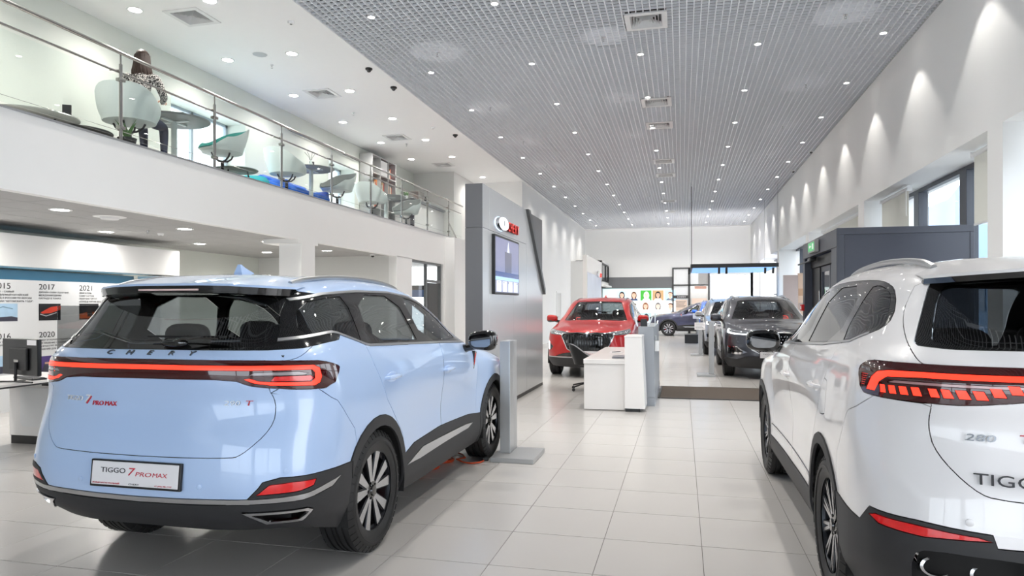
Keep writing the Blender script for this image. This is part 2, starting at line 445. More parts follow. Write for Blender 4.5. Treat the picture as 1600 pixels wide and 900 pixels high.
LINER = mat('wheel_arch_liner', rgb(20, 20, 21), .8)
MIRG = mat('mirror_silvering', rgb(150, 154, 158), 0.02, 1.0, vary=0)

def hermite(P, sub, axis, mirror):
    P = np.moveaxis(P, axis, 0); n = len(P)
    h = np.array([np.linalg.norm(P[i + 1] - P[i], axis=-1).mean() for i in range(n - 1)])
    T = np.zeros_like(P)
    for i in range(n):
        if 0 < i < n - 1: a, b, ha, hb = P[i - 1], P[i + 1], h[i - 1], h[i]
        elif mirror:
            if i == 0: b = P[1]; a = b * np.array([-1, 1, 1]); ha = hb = h[0]
            else: a = P[-2]; b = a * np.array([-1, 1, 1]); ha = hb = h[-1]
        elif i == 0: T[0] = (P[1] - P[0]) / h[0]; continue
        else: T[-1] = (P[-1] - P[-2]) / h[-1]; continue
        T[i] = ((b - P[i]) / hb * ha + (P[i] - a) / ha * hb) / (ha + hb)
    out = []; par = []
    for i in range(n - 1):
        for k in range(sub):
            t = k / sub; t2 = t * t; t3 = t2 * t
            out.append((2 * t3 - 3 * t2 + 1) * P[i] + (t3 - 2 * t2 + t) * h[i] * T[i] + (-2 * t3 + 3 * t2) * P[i + 1] + (t3 - t2) * h[i] * T[i + 1]); par.append(i + t)
    out.append(P[-1]); par.append(n - 1)
    return np.moveaxis(np.array(out), 0, axis), np.array(par)

class Body:
    def __init__(s, rings, subr=5, subc=5):
        P = np.array(rings, float)
        P, s.pr = hermite(P, subr, 0, False)
        P, s.pc = hermite(P, subc, 1, True)
        P[:, 0, 0] = 0; P[:, -1, 0] = 0; P[-1, :, 0] = 0
        s.P = P; nr, nc = P.shape[:2]
        dr = np.gradient(P, axis=0); dc = np.gradient(P, axis=1)
        dc[:, 0] = [1, 0, 0]; dc[:, -1] = [-1, 0, 0]
        N = np.cross(dc, dr); N[-1] = [0, 0, 1]
        N[:, 0, 0] = 0; N[:, -1, 0] = 0
        N /= np.maximum(np.linalg.norm(N, axis=-1, keepdims=True), 1e-9); s.N = N
        s.V = [tuple(P[i, j]) + tuple(N[i, j]) + (s.pc[j], s.pr[i]) for i in range(nr) for j in range(nc)]
        s.F = [(i * nc + j, i * nc + j + 1, (i + 1) * nc + j + 1, (i + 1) * nc + j) for i in range(nr - 1) for j in range(nc - 1)]
        s.R = [None] * len(s.F); s.info = {}; s.zmap = None
        s.flatP = P.reshape(-1, 3); s.flatN = N.reshape(-1, 3)
    VIEW = {'side': (1, 2), 'rear': (0, 2), 'front': (0, 2), 'top': (0, 1), 'wrap': (6, 2)}
    def cut(s, key_, view, poly, filt=None, **info):
        a, b = s.VIEW[view]; V = s.V
        s.info.setdefault(key_, info)
        sm = info.pop('smooth', 0)
        if s.zmap and view != 'top': poly = [(p[0], s.zmap(p[1])) for p in poly]
        poly = [tuple(p) for p in poly]
        for _ in range(sm):                      # round the corners that are not on the centre line
            q = []
            for i in range(len(poly)):
                p0, p1, p2 = poly[i - 1], poly[i], poly[(i + 1) % len(poly)]
                if view in ('rear', 'front', 'top', 'wrap') and (abs(p1[0]) < 1e-6 or (view == 'wrap' and abs(p1[0] - 14) < 1e-6)): q.append(p1); continue
                q += [(p1[0] * .75 + p0[0] * .25, p1[1] * .75 + p0[1] * .25), (p1[0] * .75 + p2[0] * .25, p1[1] * .75 + p2[1] * .25)]
            poly = q
        n = len(poly)
        x0 = min(p[0] for p in poly); x1 = max(p[0] for p in poly); y0 = min(p[1] for p in poly); y1 = max(p[1] for p in poly)
        cand = []; keepF = []; keepR = []
        for f, r in zip(s.F, s.R):
            ok = r is None
            if ok:
                us = [V[i][a] for i in f]; vs = [V[i][b] for i in f]
                ok = max(us) >= x0 and min(us) <= x1 and max(vs) >= y0 and min(vs) <= y1
                if ok and filt:
                    c = [sum(V[i][k] for i in f) / len(f) for k in range(6)]; ok = filt(*c)
            if ok: cand.append(f)
            else: keepF.append(f); keepR.append(r)
        for k in range(n):
            p, q = poly[k], poly[(k + 1) % n]
            dx, dy = q[0] - p[0], q[1] - p[1]; L = math.hypot(dx, dy)
            if L < 1e-9: continue
            nx, ny = -dy / L, dx / L; d0 = nx * p[0] + ny * p[1]
            bx0, bx1 = min(p[0], q[0]) - 1e-4, max(p[0], q[0]) + 1e-4; by0, by1 = min(p[1], q[1]) - 1e-4, max(p[1], q[1]) + 1e-4
            cache = {}; out = []
            for f in cand:
                us = [V[i][a] for i in f]; vs = [V[i][b] for i in f]
                if max(us) < bx0 or min(us) > bx1 or max(vs) < by0 or min(vs) > by1: out.append(f); continue
                d = [nx * u + ny * v - d0 for u, v in zip(us, vs)]
                d = [0.0 if abs(t) < 1e-6 else t for t in d]
                if not (max(d) > 0 and min(d) < 0): out.append(f); continue
                A = []; B = []
                for i in range(len(f)):
                    j = (i + 1) % len(f)
                    if d[i] >= 0: A.append(f[i])
                    if d[i] <= 0: B.append(f[i])
                    if d[i] * d[j] < 0:
                        e = (min(f[i], f[j]), max(f[i], f[j])); w = cache.get(e)
                        if w is None:
                            t = d[i] / (d[i] - d[j]); w = len(V)
                            V.append(tuple(V[f[i]][c] * (1 - t) + V[f[j]][c] * t for c in range(8))); cache[e] = w
                        A.append(w); B.append(w)
                if len(A) > 2: out.append(tuple(A))
                if len(B) > 2: out.append(tuple(B))
            cand = out
        for f in cand:
            u = sum(V[i][a] for i in f) / len(f); v = sum(V[i][b] for i in f) / len(f)
            ins = False; j = n - 1
            for i in range(n):
                yi, yj = poly[i][1], poly[j][1]
                if (yi > v) != (yj > v) and u < (poly[j][0] - poly[i][0]) * (v - yi) / (yj - yi) + poly[i][0]: ins = not ins
                j = i
            keepF.append(f); keepR.append(key_ if ins else None)
        s.F, s.R = keepF, keepR
    def meshdata(s, faces, mirror=None, gap=0.002, lift=0.0, depth=0.015):
        """one panel: shrunk a hair, lifted, with returned edges; mirror: None right side, 'left', 'both'"""
        V = s.V; idx = {}; vs = []; fs = []
        for f in faces:
            g = []
            for i in f:
                if i not in idx: idx[i] = len(vs); vs.append(V[i][:6])
                g.append(idx[i])
            g = [g[k] for k in range(len(g)) if g[k] != g[k - 1]]
            if len(g) > 2: fs.append(tuple(g))
        A = np.array(vs); pos = A[:, :3].copy(); nor = A[:, 3:].copy()
        nor /= np.maximum(np.linalg.norm(nor, axis=1, keepdims=True), 1e-9)
        # weld coincident corner vertices for the edge search
        key = {}; rep = []
        for i, p in enumerate(pos):
            k = (round(p[0], 4), round(p[1], 4), round(p[2], 4)); rep.append(key.setdefault(k, i))
        def edges():
            cnt = {}
            for fi, f in enumerate(fs):
                for i in range(len(f)):
                    u, v = rep[f[i]], rep[f[(i + 1) % len(f)]]
                    if u != v: cnt.setdefault((min(u, v), max(u, v)), []).append((u, v, fi))
            return [e[0] for e in cnt.values() if len(e) == 1]
        bd = edges()
        ids = np.array(sorted({w for e in bd for w in e[:2]})); BP = pos[ids]; ins = {}
        for u, v, fi in bd:                      # vertices lying on an open edge are stitched into its face
            a_, b_ = pos[u], pos[v]; d_ = b_ - a_; L2 = d_ @ d_
            if L2 < 1e-10: continue
            t = (BP - a_) @ d_ / L2; dist = np.linalg.norm(BP - a_ - t[:, None] * d_, axis=1)
            hit = np.nonzero((dist < 3e-5) & (t > 1e-3) & (t < 1 - 1e-3))[0]
            if len(hit): ins.setdefault(fi, {})[(u, v)] = [int(ids[k]) for k in hit[np.argsort(t[hit])]]
        for fi, es in ins.items():
            f = fs[fi]; g = []
            for i in range(len(f)):
                g.append(f[i]); g += es.get((rep[f[i]], rep[f[(i + 1) % len(f)]]), [])
            seen = set(); g = [w for w in g if not (rep[w] in seen or seen.add(rep[w]))]
            fs[fi] = tuple(g)
        fs = [f for f in fs if len(f) > 2]
        bd = [e[:2] for e in edges()]
        bd = [(u, v) for u, v in bd if not (abs(pos[u][0]) < 1e-4 and abs(pos[v][0]) < 1e-4)]
        inw = {}
        for u, v in bd:
            d = pos[v] - pos[u]; L = np.linalg.norm(d)
            if L < 1e-7: continue
            t = np.cross(nor[u] + nor[v], d / L); t /= max(np.linalg.norm(t), 1e-9)
            for w in (u, v): inw[w] = inw.get(w, 0) + t
        P2 = pos + nor * lift
        for w, t in inw.items():
            t = t / max(np.linalg.norm(t), 1e-9)
            if abs(pos[w][0]) < 1e-4: t = t * np.array([0, 1, 1])
            P2[w] = P2[w] + t * gap
        for i, r in enumerate(rep): P2[i] = P2[r]
        pos = P2
        vsx = [tuple(p) for p in pos]; nsx = [tuple(n) for n in nor]; fsx = list(fs)
        if depth > 0:
            top = {}
            for u, v in bd:
                ids = []
                for w in (u, v):
                    if w not in top:
                        o_ = -inw.get(w, np.array([0, 0, 1.0])); o_ = o_ / max(np.linalg.norm(o_), 1e-9)
                        top[w] = len(vsx); vsx += [tuple(pos[w]), tuple(pos[w] - nor[w] * depth)]; nsx += [tuple(o_), tuple(o_)]
                    ids.append(top[w])
                fsx.append((ids[1], ids[0], ids[0] + 1, ids[1] + 1))
        if mirror in ('left', 'both'):
            mv = [(-x, y, z) for x, y, z in vsx]; mn = [(-x, y, z) for x, y, z in nsx]; mf = [tuple(reversed(f)) for f in fsx]
            if mirror == 'left': vsx, nsx, fsx = mv, mn, mf
            else:
                o = len(vsx); vsx = vsx + mv; nsx = nsx + mn; fsx = fsx + [tuple(i + o for i in f) for f in mf]
        return vsx, nsx, fsx
    def emit(s, name, faces, matl, parent, mirror, **kw):
        vs, ns, fs = s.meshdata(faces, mirror, **kw)
        me = bpy.data.meshes.new(name); me.from_pydata(vs, [], fs); me.materials.append(matl)
        me.polygons.foreach_set('use_smooth', [True] * len(me.polygons))
        me.update()
        if len(me.polygons) == len(fs): me.normals_split_custom_set_from_vertices(ns)
        o = bpy.data.objects.new(name, me); C.objects.link(o); o.parent = parent
        return o
    def build(s, parent, rest='body_shell'):
        by = {}
        for f, r in zip(s.F, s.R): by.setdefault(r, []).append(f)
        res = {}
        for r, faces in by.items():
            inf = dict(s.info.get(r, {})) if r else dict(name=rest, m=PAINT0, side='both')
            if inf.get('drop'): continue
            nm = inf.get('name', r); kw = {k: inf[k] for k in ('gap', 'lift', 'depth') if k in inf}
            par = parent if not inf.get('of') else res.get(inf['of'], [parent])[0]
            if inf.get('side', 'both') == 'pair':
                pr = res.get(inf['of'], [parent, parent]) if inf.get('of') else [parent, parent]
                res[r] = [s.emit(nm, faces, inf['m'], pr[0], None, **kw), s.emit(nm, faces, inf['m'], pr[-1], 'left', **kw)]
            else: res[r] = [s.emit(nm, faces, inf['m'], par, 'both', **kw)]
        return res
    def side(s, y, z):
        m = (s.flatN[:, 0] > .3); d = (s.flatP[:, 1] - y) ** 2 + (s.flatP[:, 2] - z) ** 2; d = np.where(m, d, 9); i = int(d.argmin())
        p = s.flatP[i]; n = s.flatN[i]
        return float(p[0] - ((y - p[1]) * n[1] + (z - p[2]) * n[2]) / n[0]), n
    def rear(s, x, z, sg=-1):
        m = (s.flatN[:, 1] * sg > .25); d = (s.flatP[:, 0] - abs(x)) ** 2 + (s.flatP[:, 2] - z) ** 2; d = np.where(m, d, 9); i = int(d.argmin())
        p = s.flatP[i]; n = s.flatN[i]
        return float(p[1] - ((abs(x) - p[0]) * n[0] + (z - p[2]) * n[2]) / n[1]), n
    def top(s, x, y):
        m = (s.flatN[:, 2] > .5); d = (s.flatP[:, 0] - abs(x)) ** 2 + (s.flatP[:, 1] - y) ** 2; d = np.where(m, d, 9); i = int(d.argmin())
        p = s.flatP[i]; n = s.flatN[i]
        return float(p[2] - ((abs(x) - p[0]) * n[0] + (y - p[1]) * n[1]) / n[2])
def circ(cx, cy, r, n=32, a0=0, a1=360): return [(cx + r * math.cos(R(a0 + (a1 - a0) * k / n)), cy + r * math.sin(R(a0 + (a1 - a0) * k / n))) for k in range(n if a1 - a0 >= 360 else n + 1)]

def wheel_parts(style, Rt=.362, Rr=.248, W=.225):
    """proto meshes for a wheel whose outer face looks to +x; origin at the hub, tyre centred on x=0"""
    h = W / 2; parts = []
    prof = [(Rr - .012, -h * .86), (Rr + .004, -h * .93), (Rr + .03, -h * .99), (Rt - .055, -h * 1.03), (Rt - .022, -h * .93), (Rt - .006, -h * .8)]
    xs = np.linspace(-h * .72, h * .72, 13)
    for i, x in enumerate(xs):
        g = (i in (2, 5, 7, 10)); prof += [(Rt - (.009 if g else 0), x - .006), (Rt - (.009 if g else 0), x + .006)]
    prof += [(r, -t) for r, t in reversed(prof[:6])]
    m = MB().lathe([(r, t) for r, t in prof], axis=0, n=64, caps=False)
    # shoulder blocks
    for sgn in (-1, 1):
        for k in range(44):
            a = 2 * math.pi * k / 44; ca, sa = math.cos(a), math.sin(a)
            r0, r1 = Rt - .035, Rt + .0015; w = .018
            vs = []
            for (rr, xx) in ((r0, sgn * h * 1.0), (r1, sgn * h * .78)):
                for q in (-w, w):
                    vs.append((xx + sgn * .003, rr * ca - q * sa, rr * sa + q * ca)); 
            for (rr, xx) in ((r0 - .01, sgn * h * .8), (r1 - .02, sgn * h * .6)):
                for q in (-w, w): vs.append((xx, rr * ca - q * sa, rr * sa + q * ca))
            m.add(vs, [(0, 1, 3, 2), (0, 2, 6, 4), (1, 5, 7, 3), (2, 3, 7, 6), (0, 4, 5, 1)])
    for q in (1, -1):        # raised lettering ring on the wall
        m.lathe([(Rt - .075, q * (h * 1.035)), (Rt - .06, q * (h * 1.05)), (Rt - .058, q * h * 1.03)], axis=0, n=48, caps=False)
    parts.append(('tyre', m, RUBBER))
    fx = h * .80
    m = MB().lathe([(Rr - .004, -h * .86), (Rr - .012, -h * .5), (Rr - .022, -h * .1), (Rr - .022, fx - .05), (Rr - .01, fx), (Rr + .006, fx + .004), (Rr + .008, fx - .012)], axis=0, n=48, caps=False)
    m.lathe([(Rr + .008, fx - .012), (Rr - .03, fx - .02), (Rr - .03, -h * .5)], axis=0, n=48, caps=False)
    parts.append(('rim', m, ALLOYD))
    mb = MB(); md = MB()
    def spoke(m, a, r0, r1, w0, w1, x0, x1, th=.022, da=0.0):
        ca, sa = math.cos(a), math.sin(a); cb, sb = math.cos(a + da), math.sin(a + da)
        vs = []
        for (r, w, x, c_, s_) in ((r0, w0, x0, ca, sa), (r1, w1, x1, cb, sb)):
            for (q, xx) in ((-w, x), (w, x), (w * .7, x - th), (-w * .7, x - th)):
                vs.append((xx, r * c_ - q * s_, r * s_ + q * c_))
        m.add(vs, [(0, 1, 5, 4), (1, 2, 6, 5), (2, 3, 7, 6), (3, 0, 4, 7), (0, 3, 2, 1), (4, 5, 6, 7)])
    if style == 'v':
        for k in range(5):
            a = 2 * math.pi * k / 5 + math.pi / 2
            for q in (-1, 1):
                spoke(mb, a + q * .17, .052, Rr - .012, .013, .032, fx - .012, fx - .002, da=q * .10)
                spoke(md, a + q * .17, .05, Rr - .01, .02, .042, fx - .018, fx - .010, da=q * .10, th=.03)
    elif style == 'thin':
        for k in range(10):
            a = 2 * math.pi * k / 10 + math.pi / 10
            for q in (-1, 1):
                spoke(mb, a + q * .05, .05, Rr - .008, .0075, .0085, fx - .012, fx - .002, da=q * .035)
                spoke(md, a + q * .05, .05, Rr - .006, .011, .013, fx - .018, fx - .008, da=q * .035, th=.03)
    else:
        for k in range(5):
            a = 2 * math.pi * k / 5 + .3
            for q in (-1, 1):
                spoke(mb, a + q * .2, .05, Rr - .01, .02, .034, fx - .012, fx - .002, da=q * .06)
                spoke(md, a + q * .2, .05, Rr - .008, .03, .045, fx - .02, fx - .008, da=q * .06, th=.03)
    mb.lathe([(Rr - .012, fx + .002), (Rr + .004, fx + .007), (Rr + .009, fx + .001)], axis=0, n=48, caps=False)
    parts.append(('spokes', md, ALLOYD)); parts.append(('spoke_faces', mb, ALLOYB))
    m = MB().lathe([(.062, fx - .05), (.062, fx - .014), (.034, fx - .008), (.03, fx + .002), (.0001, fx + .004)], axis=0, n=24, caps=False)
    for k in range(5):
        a = 2 * math.pi * (k + .5) / 5
        m.lathe([(.009, fx - .016), (.009, fx - .006), (.0001, fx - .005)], c=(0, .047 * math.cos(a), .047 * math.sin(a)), axis=0, n=8, caps=False)
    parts.append(('hub', m, GLOSSB))
    m = MB().lathe([(.06, -.03), (.165, -.03), (.165, -.008), (.06, -.008)], axis=0, n=36, caps=False)
    m.lathe([(.065, -.008), (.065, .03), (.0001, .03)], axis=0, n=24, caps=False)
    parts.append(('brake_disc', m, IRON))
    pts = circ(0, 0, .178, 8, -28, 28) + list(reversed(circ(0, 0, .115, 8, -28, 28)))
    m = MB().prism(pts, -.05, .018, axis=0); parts.append(('brake_caliper', m, REDP))
    return parts
WHEELS = {}
def wheel(parent, loc, style, left, caliper_rot, turn=0.0):
    r = empty('wheel', loc); r.parent = parent; r.rotation_euler = (0, 0, math.pi if left else 0)
    if turn: r.rotation_euler.z += turn
    if style not in WHEELS:
        WHEELS[style] = []
        for nm, m, ml in wheel_parts(style):
            o = m.build(nm, ml, r, sharp=35)
            WHEELS[style].append((nm, o.data)); 
            if nm == 'brake_caliper': o.rotation_euler.x = caliper_rot
    else:
        for nm, me in WHEELS[style]:
            o = bpy.data.objects.new(nm, me); C.objects.link(o); o.parent = r
            if nm == 'brake_caliper': o.rotation_euler.x = caliper_rot
    return r
def blob(parent, name, c, r, ml, seg=16, sub=None):
    bm = bmesh.new(); bmesh.ops.create_uvsphere(bm, u_segments=seg, v_segments=seg // 2 + 2, radius=1)
    for v in bm.verts:
        if sub: v.co = sub(v.co)
        v.co = Vector((c[0] + v.co.x * r[0], c[1] + v.co.y * r[1], c[2] + v.co.z * r[2]))
    return MB().bm(bm, 0, True).build(name, ml, parent)
def superq(e):
    def f(v):
        g = lambda t: math.copysign(abs(t) ** e, t)
        return Vector((g(v.x), g(v.y), g(v.z)))
    return f
def rings_base():
    R0 = [(0,-.80,.335),(.4,-.79,.335),(.62,-.74,.34),(.78,-.65,.335),(.84,-.5,.29),(.86,-.3,.24),(.86,0,.24),(.86,.75,.23),(.86,1.5,.23),(.86,2.1,.23),(.86,2.67,.23),(.80,3.12,.23),(.66,3.33,.23),(.4,3.45,.22),(0,3.48,.22)]
    R1 = [(0,-.87,.405),(.4,-.862,.405),(.66,-.815,.41),(.84,-.71,.41),(.905,-.56,.39),(.915,-.3,.34),(.915,0,.34),(.90,.75,.32),(.895,1.5,.32),(.905,2.1,.32),(.915,2.67,.33),(.87,3.15,.33),(.72,3.38,.33),(.42,3.53,.33),(0,3.56,.33)]
    R2 = [(0,-.925,.54),(.4,-.915,.54),(.68,-.87,.55),(.86,-.765,.56),(.92,-.60,.56),(.932,-.3,.56),(.932,0,.56),(.905,.75,.52),(.895,1.5,.52),(.905,2.1,.53),(.932,2.67,.56),(.89,3.15,.56),(.75,3.40,.56),(.44,3.555,.56),(0,3.585,.56)]
    R3 = [(0,-.915,.74),(.4,-.905,.74),(.67,-.86,.745),(.85,-.75,.76),(.918,-.58,.77),(.936,-.3,.78),(.938,0,.78),(.90,.75,.72),(.89,1.5,.72),(.905,2.1,.74),(.936,2.67,.78),(.89,3.12,.77),(.76,3.36,.77),(.44,3.545,.77),(0,3.578,.77)]
    R4 = [(0,-.862,.97),(.4,-.852,.97),(.66,-.80,.975),(.84,-.695,.98),(.915,-.555,.985),(.932,-.3,.99),(.935,0,.99),(.925,.75,.96),(.916,1.5,.94),(.92,2.1,.95),(.918,2.67,.965),(.862,3.06,.95),(.742,3.28,.94),(.43,3.47,.945),(0,3.53,.95)]
    R5 = [(0,-.875,1.09),(.4,-.865,1.09),(.66,-.81,1.09),(.83,-.70,1.09),(.905,-.57,1.09),(.921,-.3,1.09),(.923,0,1.085),(.917,.75,1.065),(.91,1.5,1.05),(.90,2.08,1.05),(.86,2.62,1.035),(.78,2.90,1.02),(.64,3.04,1.025),(.35,3.13,1.04),(0,3.17,1.045)]
    R6 = [(0,-.862,1.215),(.4,-.85,1.215),(.66,-.79,1.22),(.81,-.68,1.225),(.872,-.56,1.235),(.885,-.3,1.24),(.887,0,1.225),(.884,.75,1.19),(.878,1.5,1.165),(.855,1.98,1.145),(.79,2.14,1.125),(.68,2.26,1.13),(.5,2.36,1.135),(.27,2.42,1.145),(0,2.44,1.15)]
    R7 = [(0,-.78,1.30),(.4,-.77,1.30),(.645,-.71,1.30),(.77,-.60,1.305),(.825,-.47,1.31),(.842,-.25,1.32),(.845,0,1.31),(.845,.75,1.285),(.838,1.35,1.27),(.80,1.72,1.26),(.74,1.84,1.26),(.63,1.94,1.26),(.47,2.03,1.27),(.25,2.08,1.27),(0,2.1,1.275)]
    R8 = [(0,-.66,1.44),(.38,-.65,1.44),(.605,-.60,1.44),(.705,-.50,1.44),(.752,-.36,1.45),(.77,-.15,1.46),(.776,.05,1.46),(.78,.65,1.45),(.772,1.12,1.435),(.735,1.42,1.43),(.685,1.53,1.43),(.58,1.63,1.43),(.43,1.71,1.44),(.23,1.75,1.44),(0,1.765,1.445)]
    R9 = [(0,-.55,1.575),(.35,-.545,1.575),(.56,-.51,1.575),(.645,-.42,1.575),(.688,-.28,1.58),(.703,-.1,1.585),(.708,.1,1.59),(.712,.6,1.587),(.70,.95,1.575),(.665,1.14,1.565),(.62,1.22,1.565),(.53,1.30,1.57),(.39,1.37,1.575),(.21,1.40,1.58),(0,1.41,1.585)]
    R10 = [(0,-.45,1.645),(.33,-.445,1.643),(.51,-.41,1.638),(.575,-.33,1.632),(.615,-.2,1.632),(.63,-.05,1.64),(.635,.1,1.645),(.64,.5,1.643),(.625,.80,1.633),(.59,.94,1.622),(.545,1.0,1.62),(.465,1.06,1.625),(.345,1.10,1.635),(.185,1.13,1.64),(0,1.14,1.645)]
    R11 = [(0,-.25,1.678),(.2,-.245,1.677),(.3,-.22,1.675),(.35,-.17,1.673),(.37,-.08,1.673),(.38,0,1.676),(.385,.1,1.678),(.385,.35,1.678),(.37,.52,1.673),(.345,.60,1.669),(.315,.64,1.668),(.275,.68,1.669),(.205,.7,1.671),(.105,.71,1.673),(0,.715,1.675)]
    R12 = [(0,-.10,1.689),(0,-.10,1.689),(0,-.08,1.689),(0,-.05,1.69),(0,-.02,1.69),(0,.04,1.691),(0,.1,1.691),(0,.25,1.691),(0,.35,1.689),(0,.40,1.688),(0,.43,1.687),(0,.45,1.687),(0,.47,1.687),(0,.48,1.686),(0,.48,1.686)]
    return [R0, R1, R2, R3, R4, R5, R6, R7, R8, R9, R10, R11, R12]
def warp(rings, rear=1.0, front=0.0, wide=1.0, fn=None):
    out = []
    for r in rings:
        q = []
        for x, y, z in r:
            if y < 0: y *= rear
            if y > 1.2: y += front * min(1, (y - 1.2) / 1.2)
            if fn: x, y, z = fn(x, y, z)
            q.append((x * wide, y, z))
        out.append(q)
    return out
isside = lambda x, y, z, nx, ny, nz: x > .45 and nx > .25
isrear = lambda x, y, z, nx, ny, nz: y < -.28 and ny < -.12
isfront = lambda x, y, z, nx, ny, nz: y > 2.6 and ny > .1
iswind = lambda x, y, z, nx, ny, nz: y > .9 and z > 1.12 and ny > .12

def seat(parent, x, y, name='front_seat', w=.5):
    r = empty(name, (x, y, 0)); r.parent = parent
    MB().bbox(-w / 2, w / 2, 0, .5, .36, .52, .06).build('cushion', INTER, r)
    m = MB(); m.bbox(-w / 2, w / 2, -.09, .06, .48, 1.12, .06); o = m.build('backrest', INTER, r); o.rotation_euler = (R(12), 0, 0); o.location = (0, .12, .0)
    blob(r, 'headrest', (0, -.13, 1.27), (.15, .065, .11), INTER, 16, superq(.6))
def interior(car, L=0.0, TL=-.74):
    fr = empty('cabin', (0, 0, 0)); fr.parent = car
    m = MB(); m.box(-.78, .78, -.55, 2.3, .30, .36); m.box(-.72, .72, TL, -.50, .9, 1.235); m.box(-.74, .74, -.70, -.15, .36, .95); m.bbox(-.76, .76, 1.62 + L, 2.15 + L, .75, 1.12, .06); m.bbox(-.13, .13, .5, 1.7, .36, .62, .04)
    m.build('cabin_floor_and_dash', INTER, fr)
    m = MB(); m.box(-.55, .55, -.2, 1.0, 1.615, 1.62); m.build('headlining', INTERL, fr)
    t = [(.38 + .175 * math.cos(a), 1.45 + L + .06 * math.sin(a), 1.0 + .165 * math.sin(a)) for a in [2 * math.pi * k / 20 for k in range(20)]]
    m = MB().tube([(-x, y, z) for x, y, z in t], .014, 6, closed=True); m.tube([(-.38, 1.45 + L, 1.0), (-.38, 1.75 + L, .9)], .03, 6); m.build('steering_wheel', INTER, fr)
    for x in (-.38, .38): seat(car, x, .82 + L)
    for x in (-.36, .36): seat(car, x, .02, 'rear_seat', .6)
def mirror(car, x, y, z, cap):
    for sg in (1, -1):
        r = empty('door_mirror', (sg * x, y, z)); r.parent = car
        def shp(v):
            v = superq(.62)(v)
            if v.y < 0: v.y *= .35
            v.z *= 1 + .12 * v.x; return v
        o = blob(r, 'mirror_housing', (sg * .135, .02, .0), (.125, .12, .085), cap, 20, shp)
        o.data.materials.append(PAINT0)
        for f_ in o.data.polygons: f_.material_index = 1 if f_.normal.y > .12 and f_.center.z > -.045 else 0
        m = MB(); pts = [(sg * .135 + .094 * math.copysign(abs(math.cos(a)) ** .6, math.cos(a)), .056 * math.copysign(abs(math.sin(a)) ** .6, math.sin(a))) for a in [2 * math.pi * k / 24 for k in range(24)]]
        m.prism([(a - sg * .135, c) for a, c in pts], -.006, 0, axis=1); o = fixn(m.build('mirror_glass', MIRG, r)); o.location = (sg * .135, -.034, 0); o.rotation_euler = (0, 0, R(-sg * 12))
        m = MB().tube([(-sg * .06, .05, -.08), (sg * .01, .04, -.065), (sg * .08, .03, -.05)], .03, 8, rads=[.04, .03, .028]); m.build('mirror_arm', GLOSSB, r)
def rails(car, b, x0, ys, h=.012):
    for sg in (1, -1):
        path = []
        n = len(ys)
        for i, y in enumerate(ys):
            xx = x0 - (.012 if i in (0, n - 1) else 0)
            z = b.top(xx, y) + (h if 0 < i < n - 1 else .004); path.append((sg * xx, y, z))
        # smooth
        pp = [Vector(p) for p in path]; sm = []
        for i in range(n - 1):
            for t in (0, .25, .5, .75): sm.append(pp[i].lerp(pp[i + 1], t))
        sm.append(pp[-1])
        for _ in range(3):
            sm = [sm[0]] + [(sm[i - 1] + sm[i] * 2 + sm[i + 1]) / 4 for i in range(1, len(sm) - 1)] + [sm[-1]]
        MB().tube(sm, .015, 8).build('roof_rail', ALU, car)
def handles(car, b, pts, ml):
    for sg in (1, -1):
        for y, z in pts:
            x, n = b.side(y, z)
            r = empty('door_handle', (sg * (x + .0), y, z)); r.parent = car
            path = [(sg * (-.006), .105, 0), (sg * .022, .085, .002), (sg * .030, .03, .004), (sg * .030, -.04, .004), (sg * .022, -.09, .002), (sg * (-.006), -.105, 0)]
            MB().tube(path, .013, 8, rads=[.010, .013, .015, .015, .013, .010]).build('grip', ml, r)
            def dish(v): return Vector((v.x, v.y, v.z))
            blob(r, 'handle_cup', (0, 0, 0), (.006, .095, .034), INTER if False else ml, 16, dish)
def arch_liners(car, ys):
    for sg in (1, -1):
        for y in ys:
            pts = circ(y, .36, .405, 20, -15, 195)
            vs = []; 
            for xx in (.905, .55): vs += [(sg * xx, p[0], p[1]) for p in pts]
            n = len(pts); fs = [(i, i + 1, n + i + 1, n + i) for i in range(n - 1)]
            fs.append(tuple(range(n, 2 * n)))
            o = MB().add(vs, fs, 0, False).build('wheel_arch_liner', LINER, car)
def under(car, y0, y1):
    m = MB(); m.box(-.52, .52, y0 + .5, y1, .25, .30); m.tube([(.3, y0 + .4, .33), (.3, y1 - .8, .27)], .03, 8); m.box(-.80, .80, .55, 2.1, .23, .27)
    m.build('underbody', LINER, car)
def fin(car, b, y):
    z = b.top(0, y)
    vs = []; prof = [(.02, -.005), (.15, -.005), (.145, .012), (.07, .042), (.045, .060), (.03, .060), (.02, .012)]
    for x, sc in ((-.028, 1), (.028, 1)): pass
    m = MB(); L = []
    for (yy, zz) in prof:
        w = .030 * max(.12, 1 - zz / .085); L.append((yy, zz, w))
    vs = [(-w, y + yy - .1, z + zz) for yy, zz, w in L] + [(w, y + yy - .1, z + zz) for yy, zz, w in L]; n = len(L)
    m.add(vs, [tuple(range(n)), tuple(range(n, 2 * n))[::-1]] + [(i, n + i, n + (i + 1) % n, (i + 1) % n) for i in range(n)])
    o = m.build('antenna_fin', PAINT0, car); fixn(o)
def sensors(car, b, pts, sg=-1):
    for x, z in pts:
        for q in (1, -1):
            y, n = b.rear(x, z, sg)
            o = MB().lathe([(.014, -.004), (.014, .002), (.011, .0035), (.0001, .0035)], axis=1, n=16, caps=False).build('parking_sensor', PAINT0, car)
            if sg < 0:
                o.rotation_euler = (0, 0, math.pi + q * math.atan2(n[0], -n[1]))
            else: o.rotation_euler = (0, 0, -q * math.atan2(n[0], n[1]))
            o.location = (q * x, y, z)
